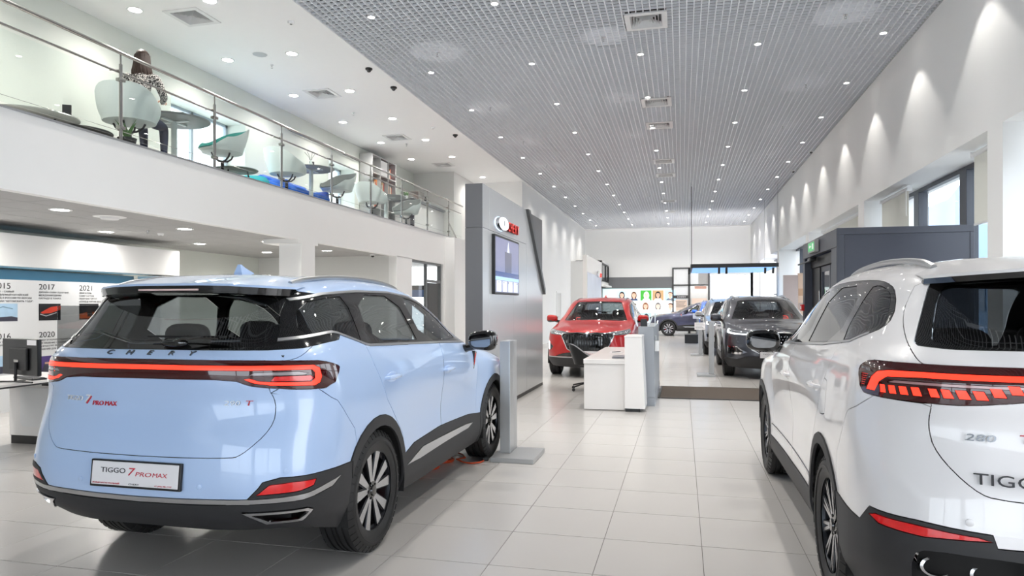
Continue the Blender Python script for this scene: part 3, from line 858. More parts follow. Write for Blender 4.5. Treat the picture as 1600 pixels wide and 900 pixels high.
def spoiler(car, rows, f_top, front_y, zt, ml_top=None, low=.05):
    """rows: (x, trailing-edge y); painted blade with a gloss black lip under it"""
    xs = [(-x, y) for x, y in reversed(rows)] + [r for r in rows if r[0] > 0]
    m = MB(); k = MB(); n = len(xs)
    tv = []; kv = []
    for x, y in xs:
        e = max(0, abs(x) - .3) * .06
        tv += [(x, front_y, f_top(x, front_y) + .002), (x, (front_y + y) / 2, (f_top(x, front_y) + zt) / 2 + .008 - e), (x, y + .012, zt - e), (x, y + .004, zt - .012 - e)]
        kv += [(x, y + .004, zt - .012 - e), (x, y + .012, zt - low - e), (x, y + .10, zt - low - .012 - e), (x, front_y - .02, zt - low - .005 - e)]
    for M_, vs in ((m, tv), (k, kv)):
        fs = []
        for i in range(n - 1):
            for j in range(3): fs.append((i * 4 + j, i * 4 + j + 1, (i + 1) * 4 + j + 1, (i + 1) * 4 + j))
        for i in (0, n - 1): fs.append((i * 4, i * 4 + 1, i * 4 + 2, i * 4 + 3))
        M_.add(vs, fs, 0, True)
    a = fixn(m.build('spoiler', PAINT0, car, sharp=30)); b_ = fixn(k.build('spoiler_lip', GLOSSB, a, sharp=30))
    return a
def plate(car, x, y, z, w, h, tilt, lines, rear=True):
    r = empty('number_plate', (x, y, z), 0); r.parent = car; r.rotation_euler = (R(-tilt) if rear else R(tilt), 0, 0 if rear else math.pi)
    MB().bbox(-w / 2 - .012, w / 2 + .012, -.006, .012, -h / 2 - .012, h / 2 + .008, .004).build('plate_frame', BLACKP, r)
    MB().bbox(-w / 2, w / 2, -.010, -.004, -h / 2, h / 2, .002).build('plate_sheet', PLATEW, r)
    for body, size, ml, px_, pz, sx, sh in lines:
        text(body, size, ml, r, 'plate_lettering', .0006, sx, sh, M=frame((px_, -.0112, pz), (1, 0, 0), (0, 0, 1)))
    return r
def repaint(car, p, extra=None):
    def walk(o):
        if o.type == 'MESH':
            for i, s_ in enumerate(o.material_slots):
                mm = o.data.materials[i]
                if mm == PAINT0: s_.link = 'OBJECT'; s_.material = p
                elif extra and mm in extra: s_.link = 'OBJECT'; s_.material = extra[mm]
        for ch in o.children: walk(ch)
    walk(car)

def suv_small(label, loc, rz, grp=None):
    """the mid-size crossover (pale blue, seen from behind; red, seen from the front)"""
    car = thing('car', label, 'car', loc, rz, grp)
    b = Body(warp(rings_base(), 1.0, 0, .975), 4, 5)
    yF = 2.67
    cutx = lambda x, *a: x > .6
    for y in (0, yF): b.cut('hole%g' % y, 'side', circ(y, .36, .395), cutx, drop=True)
    ZL = lambda x, y, z, nx, ny, nz: z < .75
    # rear bumper trims
    b.cut('pipe', 'wrap', [(1.85, .446), (3.0, .45), (3.12, .444), (2.86, .41), (2.2, .405)], ZL, m=LINER, side='pair', lift=-.03, name='exhaust_opening')
    b.cut('exhaust', 'wrap', [(1.66, .46), (3.1, .466), (3.28, .452), (2.96, .394), (2.1, .388)], ZL, m=CHROME, side='pair', lift=.012, name='exhaust_surround')
    b.cut('silver_strip', 'wrap', [(0, .488), (0, .516), (1.6, .526), (2.2, .53), (3.2, .542), (4.4, .575), (4.1, .535), (3, .508), (1.6, .50)], ZL, m=SILV, lift=.003, name='bumper_strip')
    b.cut('rear_reflector', 'wrap', [(1.95, .548), (2.25, .598), (2.8, .606), (3.5, .602), (3.4, .572), (2.9, .556)], ZL, m=REDBRT, side='pair', lift=.002)
    b.cut('lower_rear', 'wrap', [(0, .1), (0, .488), (1, .492), (1.6, .50), (1.8, .53), (2.1, .612), (2.5, .632), (4, .628), (5.2, .62), (5.6, .62), (5.6, .1)], lambda x, y, z, *a: z < .75 and y < -.36, m=CLAD, name='lower_bumper', lift=.004)
    # front bumper trims
    b.cut('front_strip', 'wrap', [(11.2, .415), (11.2, .432), (12.5, .440), (14, .440), (14, .418), (12.5, .418)], ZL, m=SILV, lift=.004, name='bumper_strip')
    b.cut('front_intake', 'wrap', [(12.2, .445), (14, .445), (14, .53), (13.2, .53), (12.7, .50)], ZL, m=GLOSSB, lift=-.02, name='air_intake')
    b.cut('front_drl', 'wrap', [(11.15, .57), (11.1, .74), (11.22, .75), (11.28, .57)], lambda x, y, z, *a: y > 2.9, m=DRL, side='pair', lift=.003, name='daytime_light')
    b.cut('front_fog', 'wrap', [(11.28, .56), (11.2, .74), (11.45, .72), (12.05, .64), (11.6, .56)], lambda x, y, z, *a: y > 2.9, m=GLOSSB, side='pair', lift=-.006, name='fog_lamp_surround')
    b.cut('front_low', 'wrap', [(10.3, .1), (10.3, .42), (11.2, .42), (12.5, .42), (14, .42), (14, .1)], lambda x, y, z, *a: z < .6 and y > 3.02, m=CLAD, name='lower_front_bumper', lift=.004)
    # sills
    b.cut('sill_strip', 'side', [(.46, .415), (.78, .478), (1.86, .462), (2.0, .448), (1.86, .42), (.72, .405)], isside, m=SILV, side='pair', lift=.010)
    for y in (0, yF): b.cut('arch%g' % y, 'side', circ(y, .36, .462), lambda x, y_, z, *a: x > .6 and z < .9, m=CLAD, side='pair', lift=.008, name='arch_cladding')
    b.cut('sill', 'side', [(.30, .15), (.30, .50), (.46, .50), (.62, .535), (1.2, .555), (1.9, .535), (2.25, .50), (2.4, .15)], lambda x, y, z, *a: x > .6 and z < .7, m=CLAD, side='pair', lift=.006, name='sill_cladding')
    # tail lamp
    isl = lambda x, y, z, *a: y < -.2
    b.cut('light_strip', 'wrap', [(0, 1.163), (0, 1.187), (2.2, 1.186), (3.45, 1.182), (3.7, 1.165), (3.74, 1.12), (3.62, 1.09), (3.4, 1.076), (2.2, 1.086), (1.85, 1.098), (1.66, 1.118), (1.76, 1.122), (1.95, 1.106), (2.3, 1.101), (3.3, 1.096), (3.45, 1.112), (3.48, 1.145), (3.38, 1.16), (2.2, 1.163)], isl, m=REDGLOW, lift=.0015, gap=.0004, depth=.004)
    b.cut('reverse_lens', 'wrap', [(1.75, 1.137), (1.85, 1.152), (2.9, 1.152), (3.2, 1.142), (3.1, 1.134)], isl, m=mat('grey_lamp_lens', rgb(150, 140, 142), .1, coat=1), lift=.001, gap=.0004, depth=.003, side='pair')
    b.cut('brake_lens', 'wrap', [(2.2, 1.106), (2.3, 1.13), (3.3, 1.13), (3.4, 1.115), (3.25, 1.102)], isl, m=REDBRT, lift=.001, gap=.0004, depth=.003, side='pair')
    b.cut('tail_lamp', 'wrap', [(0, 1.116), (0, 1.214), (1.5, 1.214), (2.2, 1.211), (3, 1.206), (3.9, 1.203), (4.42, 1.17), (4.48, 1.152), (4.12, 1.056), (3, 1.058), (2.1, 1.073), (1.75, 1.085), (1.45, 1.116)], isl, m=REDLENS, lift=.003, smooth=1)
    # rear screen and black greenhouse
    b.cut('rear_window', 'rear', [(0, 1.266), (.60, 1.276), (.648, 1.292), (.655, 1.31), (.575, 1.515), (.55, 1.54), (.50, 1.55), (0, 1.56)], isrear, m=CARGL, lift=-.004, smooth=1)
    tw = 0.014
    bot = [(-.70, 1.303), (-.42, 1.335), (-.38, 1.336), (-.34, 1.33), (-.06, 1.252), (.0, 1.243), (.75, 1.215), (1.3, 1.195), (1.93, 1.166)]
    topl = [(1.90, 1.185), (1.6, 1.365), (1.25, 1.505), (.95, 1.562), (.6, 1.588), (.1, 1.588), (-.3, 1.565), (-.52, 1.53)]
    b.cut('trim_low', 'side', bot + [(y, z + tw) for y, z in reversed(bot)], isside, m=SILV, side='pair', lift=.004, gap=.0003, name='window_chrome')
    b.cut('trim_top', 'side', [(y, z) for y, z in topl[2:]] + [(y + .004, z - tw) for y, z in reversed(topl[2:])], isside, m=SILV, side='pair', lift=.004, gap=.0003, name='window_chrome')
    b.cut('quarter_window', 'side', [(-.60, 1.325), (-.40, 1.362), (-.14, 1.29), (-.09, 1.285), (-.075, 1.545), (-.25, 1.54), (-.49, 1.505)], isside, m=CARGLD, side='pair', lift=-.002, smooth=1)
    b.cut('rear_side_window', 'side', [(.03, 1.268), (.77, 1.244), (.80, 1.25), (.66, 1.556), (.06, 1.562)], isside, m=CARGL, side='pair', lift=-.003, smooth=1)
    b.cut('front_side_window', 'side', [(.92, 1.238), (1.70, 1.208), (1.66, 1.26), (1.42, 1.40), (1.18, 1.498), (.95, 1.537), (.80, 1.548)], isside, m=CARGL, side='pair', lift=-.003, smooth=1)
    b.cut('pillar_black', 'side', bot + topl, isside, m=GLOSSB, side='pair', name='window_surround', lift=.0)
    b.cut('rear_pillar', 'wrap', [(2.0, 1.262), (3.0, 1.268), (4.6, 1.30), (5.0, 1.42), (5.0, 1.52), (4.2, 1.55), (3, 1.57), (0, 1.575), (0, 1.262)], lambda x, y, z, *a: y < -.1 and z > 1.2, m=GLOSSB, name='rear_screen_surround')
    b.cut('windscreen', 'front', [(0, 1.172), (.60, 1.152), (.70, 1.16), (.52, 1.555), (.47, 1.575), (0, 1.59)], iswind, m=CARGL, lift=-.003)
    # panels
    b.cut('rear_door', 'side', [(-.08, 1.27), (-.03, 1.14), (.12, .90), (.40, .64), (.47, .45), (1.22, .45), (1.24, 1.62), (-.08, 1.62)], lambda x, y, z, nx, ny, nz: x > .5 and z < 1.3, m=PAINT0, side='pair')
    b.cut('front_door', 'side', [(1.22, .45), (1.24, 1.3), (1.95, 1.2), (2.10, 1.09), (2.15, .95), (2.12, .45)], lambda x, y, z, nx, ny, nz: x > .5 and z < 1.3, m=PAINT0, side='pair')
    b.cut('tailgate', 'rear', [(0, .722), (.50, .728), (.575, .742), (.70, .87), (.70, 1.0), (.665, 1.08), (.68, 1.205), (.79, 1.215), (.80, 1.30), (.76, 1.4), (.67, 1.60), (0, 1.63)], isrear, m=PAINT0, smooth=2)
    b.cut('rear_bumper', 'wrap', [(0, .2), (0, .8), (2.4, 1.07), (3.4, 1.07), (4.2, .98), (4.9, .80), (5.1, .6), (5.1, .2)], lambda x, y, z, *a: y < -.3, m=PAINT0)
    # front
    b.cut('grille', 'front', [(0, .545), (.30, .55), (.40, .60), (.52, .86), (.50, .905), (.2, .925), (0, .89)], isfront, m=GLOSSB, lift=-.02)
    b.cut('grille_rim', 'front', [(0, .535), (.305, .535), (.415, .59), (.545, .86), (.525, .92), (.2, .94), (0, .93)], isfront, m=CHROME, lift=.004)
    b.cut('headlamp_light', 'wrap', [(11.2, .945), (12.3, .915), (13.1, .895), (13.1, .882), (12.3, .898), (11.3, .93)], lambda x, y, z, *a: y > 2.7, m=mat('headlamp_chrome', rgb(225, 228, 232), .1, 1.0), side='pair', lift=.001)
    b.cut('headlamp', 'wrap', [(10.75, 1.0), (11.5, .985), (12.7, .955), (13.3, .925), (13.2, .875), (12.4, .882), (11.6, .895), (11.0, .93)], lambda x, y, z, *a: y > 2.7, m=HEADL, side='pair', lift=.002)
    b.cut('bonnet', 'top', [(0, 2.47), (.5, 2.39), (.74, 2.2), (.805, 2.5), (.76, 2.95), (.68, 3.24), (.3, 3.45), (0, 3.49)], lambda x, y, z, nx, ny, nz: y > 2.0 and z > .93 and nz > .3 and z < 1.2, m=PAINT0)
    b.cut('front_bumper', 'wrap', [(10.5, .2), (10.6, .90), (11.2, .96), (14, .97), (14, .2)], lambda x, y, z, *a: y > 2.9, m=PAINT0)
    parts = b.build(car)
    # grille bars
    m = MB()
    for k in range(-8, 9):
        x = k * .054
        if abs(x) > .46: continue
        y = b.rear(x, .73, 1)[0]
        z0 = .555 if abs(x) < .3 else .555 + (abs(x) - .3) * 1.8
        m.bbox(x - .010, x + .010, y - .035, y - .004, z0, .90, .004)
    m.build('grille_bars', GLOSSB, car)
    yy = b.rear(0, .9, 1)[0]
    m = MB().prism([(-.06, .03), (-.02, .0), (0, -.06), (.02, .0), (.06, .03), (.035, .03), (0, -.01), (-.035, .03)], 0, .012, axis=1); o = m.build('badge', CHROME, car); o.location = (0, yy + .004, .90); fixn(o)
    # spoiler, wiper, exhaust, rails
    sp = spoiler(car, [(0, -.715), (.2, -.712), (.36, -.695), (.50, -.64), (.58, -.57), (.625, -.47)], b.top, -.36, 1.612)
    MB().bbox(-.19, .19, -.712, -.705, 1.573, 1.583, .002).build('high_brake_light', mat('pale_lamp_strip', rgb(235, 205, 200), .2), sp)
    yw = b.rear(.10, 1.30)[0]
    w = empty('rear_wiper', (.12, yw - .012, 1.305)); w.parent = car
    blob(w, 'wiper_boss', (0, -.012, -.008), (.085, .02, .026), GLOSSB, 16)
    MB().tube([(.0, -.02, .0), (.06, -.028, .015), (.17, -.012, .022), (.26, .0, .02)], .010, 6).build('wiper_arm', GLOSSB, w)
    MB().bbox(-.18, .3, .0, .008, .018, .03, .003).build('wiper_blade', BLACKP, w)
    rails(car, b, .575, [-.42, -.34, -.1, .3, .7, .95, 1.06])
    fin(car, b, -.02)
    mirror(car, .90, 1.80, 1.19, GLOSSB)
    handles(car, b, [(.20, 1.035), (1.32, .985)], PAINT0)
    sensors(car, b, [(.36, .585), (.78, .66)])
    arch_liners(car, (0, yF)); under(car, -.7, 3.4); interior(car)
    return car, b, yF
def on_rear(b, x, z, up=.004):
    y, n = b.rear(x, z); n = Vector((n[0] * (1 if x >= 0 else -1), n[1], n[2])); n.normalize()
    xd = Vector((0, 0, 1)).cross(n); xd.normalize(); yd = n.cross(xd)
    return frame(Vector((x, y, z)) + n * up, xd, yd)
BSIL = mat('badge_silver', rgb(226, 228, 232), .3, .2, vary=0)
DCHR = mat('dark_chrome', rgb(120, 122, 126), .12, 1.0, vary=0)
CHARC = mat('charcoal_print', rgb(52, 52, 56), .4, vary=0)
blue, bb, yF = suv_small('pale blue crossover seen from behind, a red light bar across its tailgate', (-2.705, 3.90, 0), 0)
red = copy_tree(blue)
for sg in (1, -1):
    for y in (0, yF):
        wheel(blue, (sg * .785, y, .362), 'v', sg < 0, R(-25 if y == 0 else 200))
        wheel(red, (sg * .785, y, .362), 'v', sg < 0, R(-25 if y == 0 else 200))
BLUEP = paint('pale_blue_paint', rgb(180, 205, 242))
REDCP = paint('red_metallic_paint', rgb(176, 2, 8), .15, .28); REDCP.node_tree.nodes['Principled BSDF'].inputs['Coat Weight'].default_value = .6
plate(blue, 0, bb.rear(0, .63)[0] - .012, .632, .52, .118, 6, [
    ('TIGGO', .036, INKK, -.205, .004, 1.35, 0), ('7', .056, INKR, -.045, -.006, 1.5, .18), ('PRO', .030, INKR, .004, -.007, 1.7, .18), ('MAX', .030, INKR, .108, -.007, 1.35, .12),
    ('РОЛЬФ МАГИСТРАЛЬНЫЙ', .010, INKR, -.25, -.053, 1.25, 0), ('CHERY', .012, CHARC, -.03, -.053, 1.7, 0), ('+7 (495) 785 19 97', .010, INKR, .125, -.053, 1.3, 0)])
for k, (x, ch) in enumerate(zip((-.27, -.145, -.015, .115, .235), 'CHERY')):
    text(ch, .040, DCHR, blue, 'tailgate_letter', .004, 1.45, .2, M=on_rear(bb, x, 1.234, .003))
for body, size, ml, x, z, sx, sh in (('TIGGO', .036, BSIL, -.535, .985, 1.15, .1), ('7', .066, INKR, -.398, .970, 1.3, .2), ('7', .062, BSIL, -.403, .975, 1.25, .2), ('PRO', .034, INKR, -.345, .965, 1.15, .15), ('MAX', .034, INKR, -.262, .965, 1.05, .1),
                                     ('290', .034, DCHR, .445, .985, 1.75, .15), ('T', .036, INKR, .555, .985, 1.8, .15)):
    text(body, size, ml, blue, 'tailgate_badge', .003, sx, sh, M=on_rear(bb, x, z, .005 if ml is BSIL else .002))
for sg in (1, -1):   # dark red arrow on the wing
    x, n = bb.side(2.05, 1.0)
    o = MB().prism([(.05, .07), (-.005, .085), (-.03, .0), (-.055, -.07), (-.03, -.075), (.0, -.02)], x - .03, x + .006, axis=0).build('wing_badge', GLOSSB, blue); fixn(o); o.location = (0, 2.06, 1.0)
    o2 = MB().prism([(.03, .06), (.005, .065), (-.02, .0), (-.035, -.04), (-.01, -.01)], x, x + .009, axis=0).build('wing_badge_inlay', REDBRT, o); fixn(o2)
    if sg < 0: o.scale = (-1, 1, 1)
repaint(blue, BLUEP)
red['label'] = 'red crossover facing the camera, black grille with upright bars, beside the white desk'
red.location = (-1.88, 17.6, 0); red.rotation_euler = (0, 0, math.pi + R(0))
repaint(red, REDCP)
yp = bb.rear(0, .50, 1)[0]
plate(red, 0, yp + .015, .50, .52, .118, 0, [('TIGGO', .036, INKK, -.205, .004, 1.35, 0), ('7', .056, INKR, -.045, -.006, 1.5, .18), ('PRO MAX', .030, INKR, .004, -.007, 1.5, .18)], False)

# ---- the larger seven-seat model
def suv_large(label, loc, rz, cut_all=True):
    car = thing('car', label, 'car', loc, rz)
    def fn(x, y, z):
        if y < -.2: y += .02 * (z - 1)
        return x, y, z
    zm = lambda z: z + .03 * max(0, min(1, (z - .5) / .45))
    b = Body(warp(rings_base(), 1.13, .04, 1.0, lambda x, y, z: fn(x, y, zm(z))), 4, 5); b.zmap = zm
    yF = 2.71
    cutx = lambda x, *a: x > .6
    for y in (0, yF): b.cut('hole%g' % y, 'side', circ(y, .36, .395), cutx, drop=True)
    ZL = lambda x, y, z, nx, ny, nz: z < .8
    b.cut('rear_reflector', 'wrap', [(1.55, .632), (1.7, .642), (2.6, .652), (3.3, .652), (3.5, .640), (3.2, .622), (2.4, .615)], ZL, m=REDBRT, side='pair', lift=.002)
    b.cut('exhaust_recess', 'wrap', [(1.05, .38), (1.05, .555), (1.2, .575), (2.3, .575), (2.55, .545), (2.55, .38)], ZL, m=LINER, side='pair', lift=-.06, depth=-.06, smooth=1)
    b.cut('lower_rear', 'wrap', [(0, .1), (0, .615), (1.5, .612), (1.55, .655), (2.5, .668), (3.5, .668), (3.9, .60), (5.0, .62), (5.6, .62), (5.6, .1)], lambda x, y, z, *a: z < .75 and y < -.36, m=CLAD, name='lower_bumper', lift=.004)
    b.cut('front_fog', 'wrap', [(11.45, .545), (11.4, .635), (12.25, .635), (12.35, .60), (12.5, .57), (12.6, .545)], lambda x, y, z, *a: y > 2.9, m=GLOSSB, side='pair', lift=-.012, name='fog_lamp_recess')
    b.cut('front_fogring', 'wrap', [(11.40, .50), (11.28, .55), (11.3, .65), (12.3, .65), (12.45, .605), (12.85, .545), (12.5, .50)], lambda x, y, z, *a: y > 2.9, m=CHROME, side='pair', lift=.003, name='fog_lamp_rim')
    b.cut('front_low', 'wrap', [(10.3, .1), (10.3, .42), (11.2, .42), (12.2, .40), (12.8, .46), (14, .46), (14, .1)], lambda x, y, z, *a: z < .6 and y > 3.02, m=CLAD, name='lower_front_bumper', lift=.004)
    for y in (0, yF): b.cut('arch%g' % y, 'side', circ(y, .36, .45), lambda x, y_, z, *a: x > .6 and z < .9, m=CLAD, side='pair', lift=.008, name='arch_cladding')
    b.cut('sill', 'side', [(.30, .15), (.30, .44), (1.2, .42), (2.25, .42), (2.4, .15)], lambda x, y, z, *a: x > .6 and z < .7, m=CLAD, side='pair', lift=.006, name='sill_cladding')
    b.cut('door_strip', 'side', [(.44, .50), (.50, .515), (2.22, .515), (2.24, .50)], isside, m=CHROME, side='pair', lift=.006)
    isl = lambda x, y, z, *a: y < -.2
    # tail lamp: bright bar, hooked end, a row of slanted blocks
    b.cut('light_strip', 'wrap', [(0, 1.176), (0, 1.197), (2.4, 1.199), (3.05, 1.197), (3.4, 1.188), (3.58, 1.165), (3.70, 1.112), (3.40, 1.110), (3.30, 1.150), (3.1, 1.172), (2.4, 1.178)], isl, m=REDGLOW, lift=.0015, gap=.0004, depth=.004)
    k = 0
    for c0 in (3.15, 2.92, 2.70, 2.48, 2.2, 2.0, 1.80, 1.60, 1.40, 1.20):
        zz = 1.107 if c0 > 1.55 else 1.107 + (1.6 - c0) * .06
        b.cut('block%d' % k, 'wrap', [(c0 - .02, zz + .032), (c0 + .11, zz + .032), (c0 + .06, zz), (c0 - .08, zz)], isl, m=REDGLOW, lift=.0015, gap=.0004, depth=.004, side='pair', name='light_block'); k += 1
    for q in range(6):
        z0 = 1.128 + q * .0085
        b.cut('fin%d' % q, 'wrap', [(3.80 - .012 * q, z0), (3.95 + .012 * q, z0), (3.95 + .012 * q, z0 + .0045), (3.80 - .012 * q, z0 + .0045)], isl, m=REDBRT, lift=.001, gap=.0002, depth=.003, side='pair', name='light_louvre')
    b.cut('pale_bar', 'wrap', [(0, 1.160), (2.9, 1.160), (3.05, 1.150), (0.8, 1.150), (0, 1.157)], isl, m=mat('pale_pink_lens', rgb(190, 150, 150), .1, coat=1), lift=.001, gap=.0003, depth=.003, name='reverse_lens')
    b.cut('tail_lamp', 'wrap', [(0, 1.118), (0, 1.226), (3.0, 1.230), (3.8, 1.232), (4.12, 1.21), (4.15, 1.18), (3.95, 1.10), (3.4, 1.088), (2.0, 1.08), (1.5, 1.09), (.8, 1.118)], isl, m=REDLENS, lift=.003, smooth=1)
    b.cut('rear_window', 'rear', [(0, 1.288), (.55, 1.298), (.66, 1.31), (.665, 1.325), (.59, 1.52), (.56, 1.54), (.5, 1.55), (0, 1.565)], isrear, m=CARGLD, lift=-.004, smooth=1)
    b.cut('rear_pillar', 'wrap', [(1.8, 1.286), (2.45, 1.296), (2.55, 1.31), (2.45, 1.45), (2.35, 1.56), (0, 1.58), (0, 1.286)], lambda x, y, z, *a: y < -.1 and z > 1.2, m=GLOSSB, name='rear_screen_surround')
    bot = [(-.54, 1.40), (-.53, 1.36), (-.46, 1.33), (-.28, 1.285), (.3, 1.238), (1.0, 1.205), (1.93, 1.166)]
    topl = [(1.90, 1.185), (1.6, 1.365), (1.25, 1.505), (.95, 1.562), (.6, 1.588), (.1, 1.588), (-.22, 1.575), (-.36, 1.55), (-.44, 1.51)]
    b.cut('trim_low', 'side', bot[2:] + [(y, z + .010) for y, z in reversed(bot[2:])], isside, m=SILV, side='pair', lift=.004, gap=.0003, name='window_chrome')
    b.cut('quarter_window', 'side', [(-.50, 1.40), (-.49, 1.37), (-.43, 1.348), (-.28, 1.302), (-.09, 1.285), (-.11, 1.545), (-.24, 1.553), (-.35, 1.53), (-.41, 1.50)], isside, m=CARGLD, side='pair', lift=-.002, smooth=1)
    b.cut('rear_side_window', 'side', [(.03, 1.273), (.77, 1.234), (.80, 1.24), (.66, 1.556), (.0, 1.560)], isside, m=CARGLD, side='pair', lift=-.003, smooth=1)
    b.cut('front_side_window', 'side', [(.92, 1.228), (1.70, 1.198), (1.66, 1.26), (1.42, 1.40), (1.18, 1.498), (.95, 1.537), (.80, 1.548)], isside, m=CARGL, side='pair', lift=-.003, smooth=1)
    b.cut('pillar_black', 'side', bot + topl, isside, m=GLOSSB, side='pair', name='window_surround', smooth=1)
    b.cut('windscreen', 'front', [(0, 1.172), (.60, 1.152), (.70, 1.16), (.52, 1.555), (.47, 1.575), (0, 1.59)], iswind, m=CARGL, lift=-.003)
    b.cut('rear_door', 'side', [(-.12, 1.28), (-.05, 1.14), (.10, .92), (.40, .66), (.46, .43), (1.24, .42), (1.26, 1.62), (-.12, 1.62)], lambda x, y, z, nx, ny, nz: x > .5 and z < 1.33, m=PAINT0, side='pair')
    b.cut('front_door', 'side', [(1.24, .42), (1.26, 1.3), (1.95, 1.2), (2.12, 1.09), (2.18, .95), (2.15, .42)], lambda x, y, z, nx, ny, nz: x > .5 and z < 1.33, m=PAINT0, side='pair')
    b.cut('tailgate', 'rear', [(0, .755), (.52, .765), (.60, .79), (.70, .90), (.715, 1.0), (.705, 1.08), (.70, 1.225), (.735, 1.235), (.74, 1.33), (.71, 1.44), (.62, 1.60), (0, 1.63)], isrear, m=PAINT0, smooth=2)
    b.cut('fuel_flap', 'side', [(-.10, .93), (-.075, .91), (.06, .90), (.085, .925), (.085, 1.06), (.06, 1.085), (-.075, 1.085), (-.10, 1.06)], isside, m=PAINT0, side='pair', gap=.003, smooth=1)
    b.cut('rear_bumper', 'wrap', [(0, .2), (0, .9), (2.4, 1.08), (3.4, 1.09), (4.3, 1.0), (4.9, .80), (5.1, .6), (5.1, .2)], lambda x, y, z, *a: y < -.3, m=PAINT0)
    b.cut('grille', 'front', [(0, .53), (.28, .54), (.38, .60), (.47, .72), (.47, .80), (.42, .87), (.3, .90), (0, .91)], isfront, m=GLOSSB, lift=-.02)
    b.cut('grille_rim', 'front', [(0, .515), (.28, .52), (.41, .58), (.51, .71), (.51, .81), (.44, .89), (.3, .92), (0, .93)], isfront, m=SILV, lift=.004)
    b.cut('headlamp_light', 'wrap', [(11.1, .975), (11.3, .90), (12.2, .875), (13.05, .868), (13.1, .885), (12.3, .893), (11.5, .92), (11.35, .98)], lambda x, y, z, *a: y > 2.7, m=DRL, side='pair', lift=.001, name='daytime_light')
    b.cut('headlamp', 'wrap', [(10.95, .995), (11.7, .975), (12.7, .945), (13.2, .915), (13.15, .86), (12.4, .865), (11.6, .88), (11.1, .90)], lambda x, y, z, *a: y > 2.7, m=HEADL, side='pair', lift=.002)
    b.cut('bonnet', 'top', [(0, 2.50), (.5, 2.42), (.74, 2.23), (.805, 2.54), (.76, 2.99), (.68, 3.28), (.3, 3.49), (0, 3.53)], lambda x, y, z, nx, ny, nz: y > 2.0 and z > .93 and nz > .3 and z < 1.2, m=PAINT0)
    b.cut('front_bumper', 'wrap', [(10.5, .2), (10.6, .90), (11.2, .96), (14, .97), (14, .2)], lambda x, y, z, *a: y > 2.9, m=PAINT0)
    b.build(car)
    m = MB()
    for r in range(6):
        z = .57 + r * .058
        for k in range(-8, 9):
            x = (k + (.5 if r % 2 else 0)) * .056
            lim = .44 - abs(z - .76) * .75 - (.03 if z > .8 else 0)
            if abs(x) > lim: continue
            y = b.rear(x, z, 1)[0] - .015
            m.lathe([(.0001, .016), (.010, .010), (.014, 0)], c=(x, y, z), axis=1, n=8, caps=False)
    m.build('grille_studs', CHROME, car)
    o = MB().lathe([(.0001, .012), (.06, .010), (.065, 0)], axis=1, n=20, caps=False).build('badge', CHROME, car); o.location = (0, b.rear(0, .80, 1)[0] - .01, .80); o.scale = (1.4, 1, .7)
    spoiler(car, [(0, -.86), (.2, -.855), (.36, -.83), (.50, -.77), (.58, -.69), (.63, -.56)], b.top, -.44, 1.632, low=.035)
    MB().bbox(-.2, .2, -.855, -.848, 1.604, 1.618, .002).build('high_brake_light', REDBRT, car)
    for sg in (1, -1):
        for q, xx in enumerate((.54, .69)):
            y = b.rear(xx, .42)[0]
            o = MB().lathe([(.046, .16), (.048, 0), (.040, -.004), (.040, .12), (.0001, .12)], axis=1, n=24, caps=False).build('exhaust_pipe', CHROME, car); o.location = (sg * xx, y + .03 - .0, .495); o.scale = (1.25, 1, .85)
    rails(car, b, .575, [-.46, -.38, -.1, .3, .7, .95, 1.06], .022)
    mirror(car, .885, 1.84, 1.215, GLOSSB)
    handles(car, b, [(.17, 1.06), (1.32, 1.01)], PAINT0)
    sensors(car, b, [(.62, .70)])
    arch_liners(car, (0, yF)); under(car, -.8, 3.4); interior(car, 0, -.84)
    return car, b, yF
white, wb_, yF8 = suv_large('white seven-seat crossover cut off by the right edge of the photo', (1.63, 3.83, 0), 0)
grey = copy_tree(white); silver = copy_tree(white); cobalt = copy_tree(white)
WHITEP = paint('pearl_white_paint', rgb(240, 238, 239), 0.0, .3)
GREYP = paint('graphite_metallic_paint', rgb(74, 76, 84), .7, .32)
SILVP = paint('silver_grey_metallic_paint', rgb(176, 176, 178), .7, .3)
COBP = paint('cobalt_blue_paint', rgb(24, 92, 196), .2, .3)
for c_ in (white, grey, silver, cobalt):
    for sg in (1, -1):
        for y in (0, yF8):
            if c_ is cobalt and sg < 0: pass
            wheel(c_, (sg * .80, y, .362), 'thin', sg < 0, R(-25 if y == 0 else 200))
for body, size, ml, x, z, sx, sh in (('TIGGO', .058, DCHR, -.60, 0.835, 1.4, 0), ('8', .085, DCHR, -.27, 0.830, 1.3, .1), ('280', .036, DCHR, -.61, 0.985, 1.8, .15), ('T', .045, INKR, -.45, 0.985, 1.8, .15)):
    text(body, size, ml, white, 'tailgate_badge', .004, sx, sh, M=on_rear(wb_, x, z, .003))
repaint(white, WHITEP)
grey['label'] = 'graphite grey crossover facing the camera, chrome-studded grille, near the doormat'
grey.location = (1.76, 18.1, 0); grey.rotation_euler = (0, 0, math.pi); repaint(grey, GREYP)
plate(grey, 0, wb_.rear(0, .50, 1)[0] + .015, .50, .52, .118, 0, [('TIGGO', .036, INKK, -.205, .004, 1.35, 0), ('8', .056, INKR, -.045, -.006, 1.5, .18), ('PRO MAX', .030, INKR, .004, -.007, 1.5, .18)], False)
silver['label'] = 'silver crossover parked directly behind the graphite grey one'
silver.location = (1.55, 24.6, 0); silver.rotation_euler = (0, 0, math.pi); repaint(silver, SILVP)
cobalt['label'] = 'bright cobalt blue crossover behind the silver one, its screen tinted blue'
cobalt.location = (1.55, 33.1, 0); cobalt.rotation_euler = (0, 0, math.pi)
repaint(cobalt, COBP)
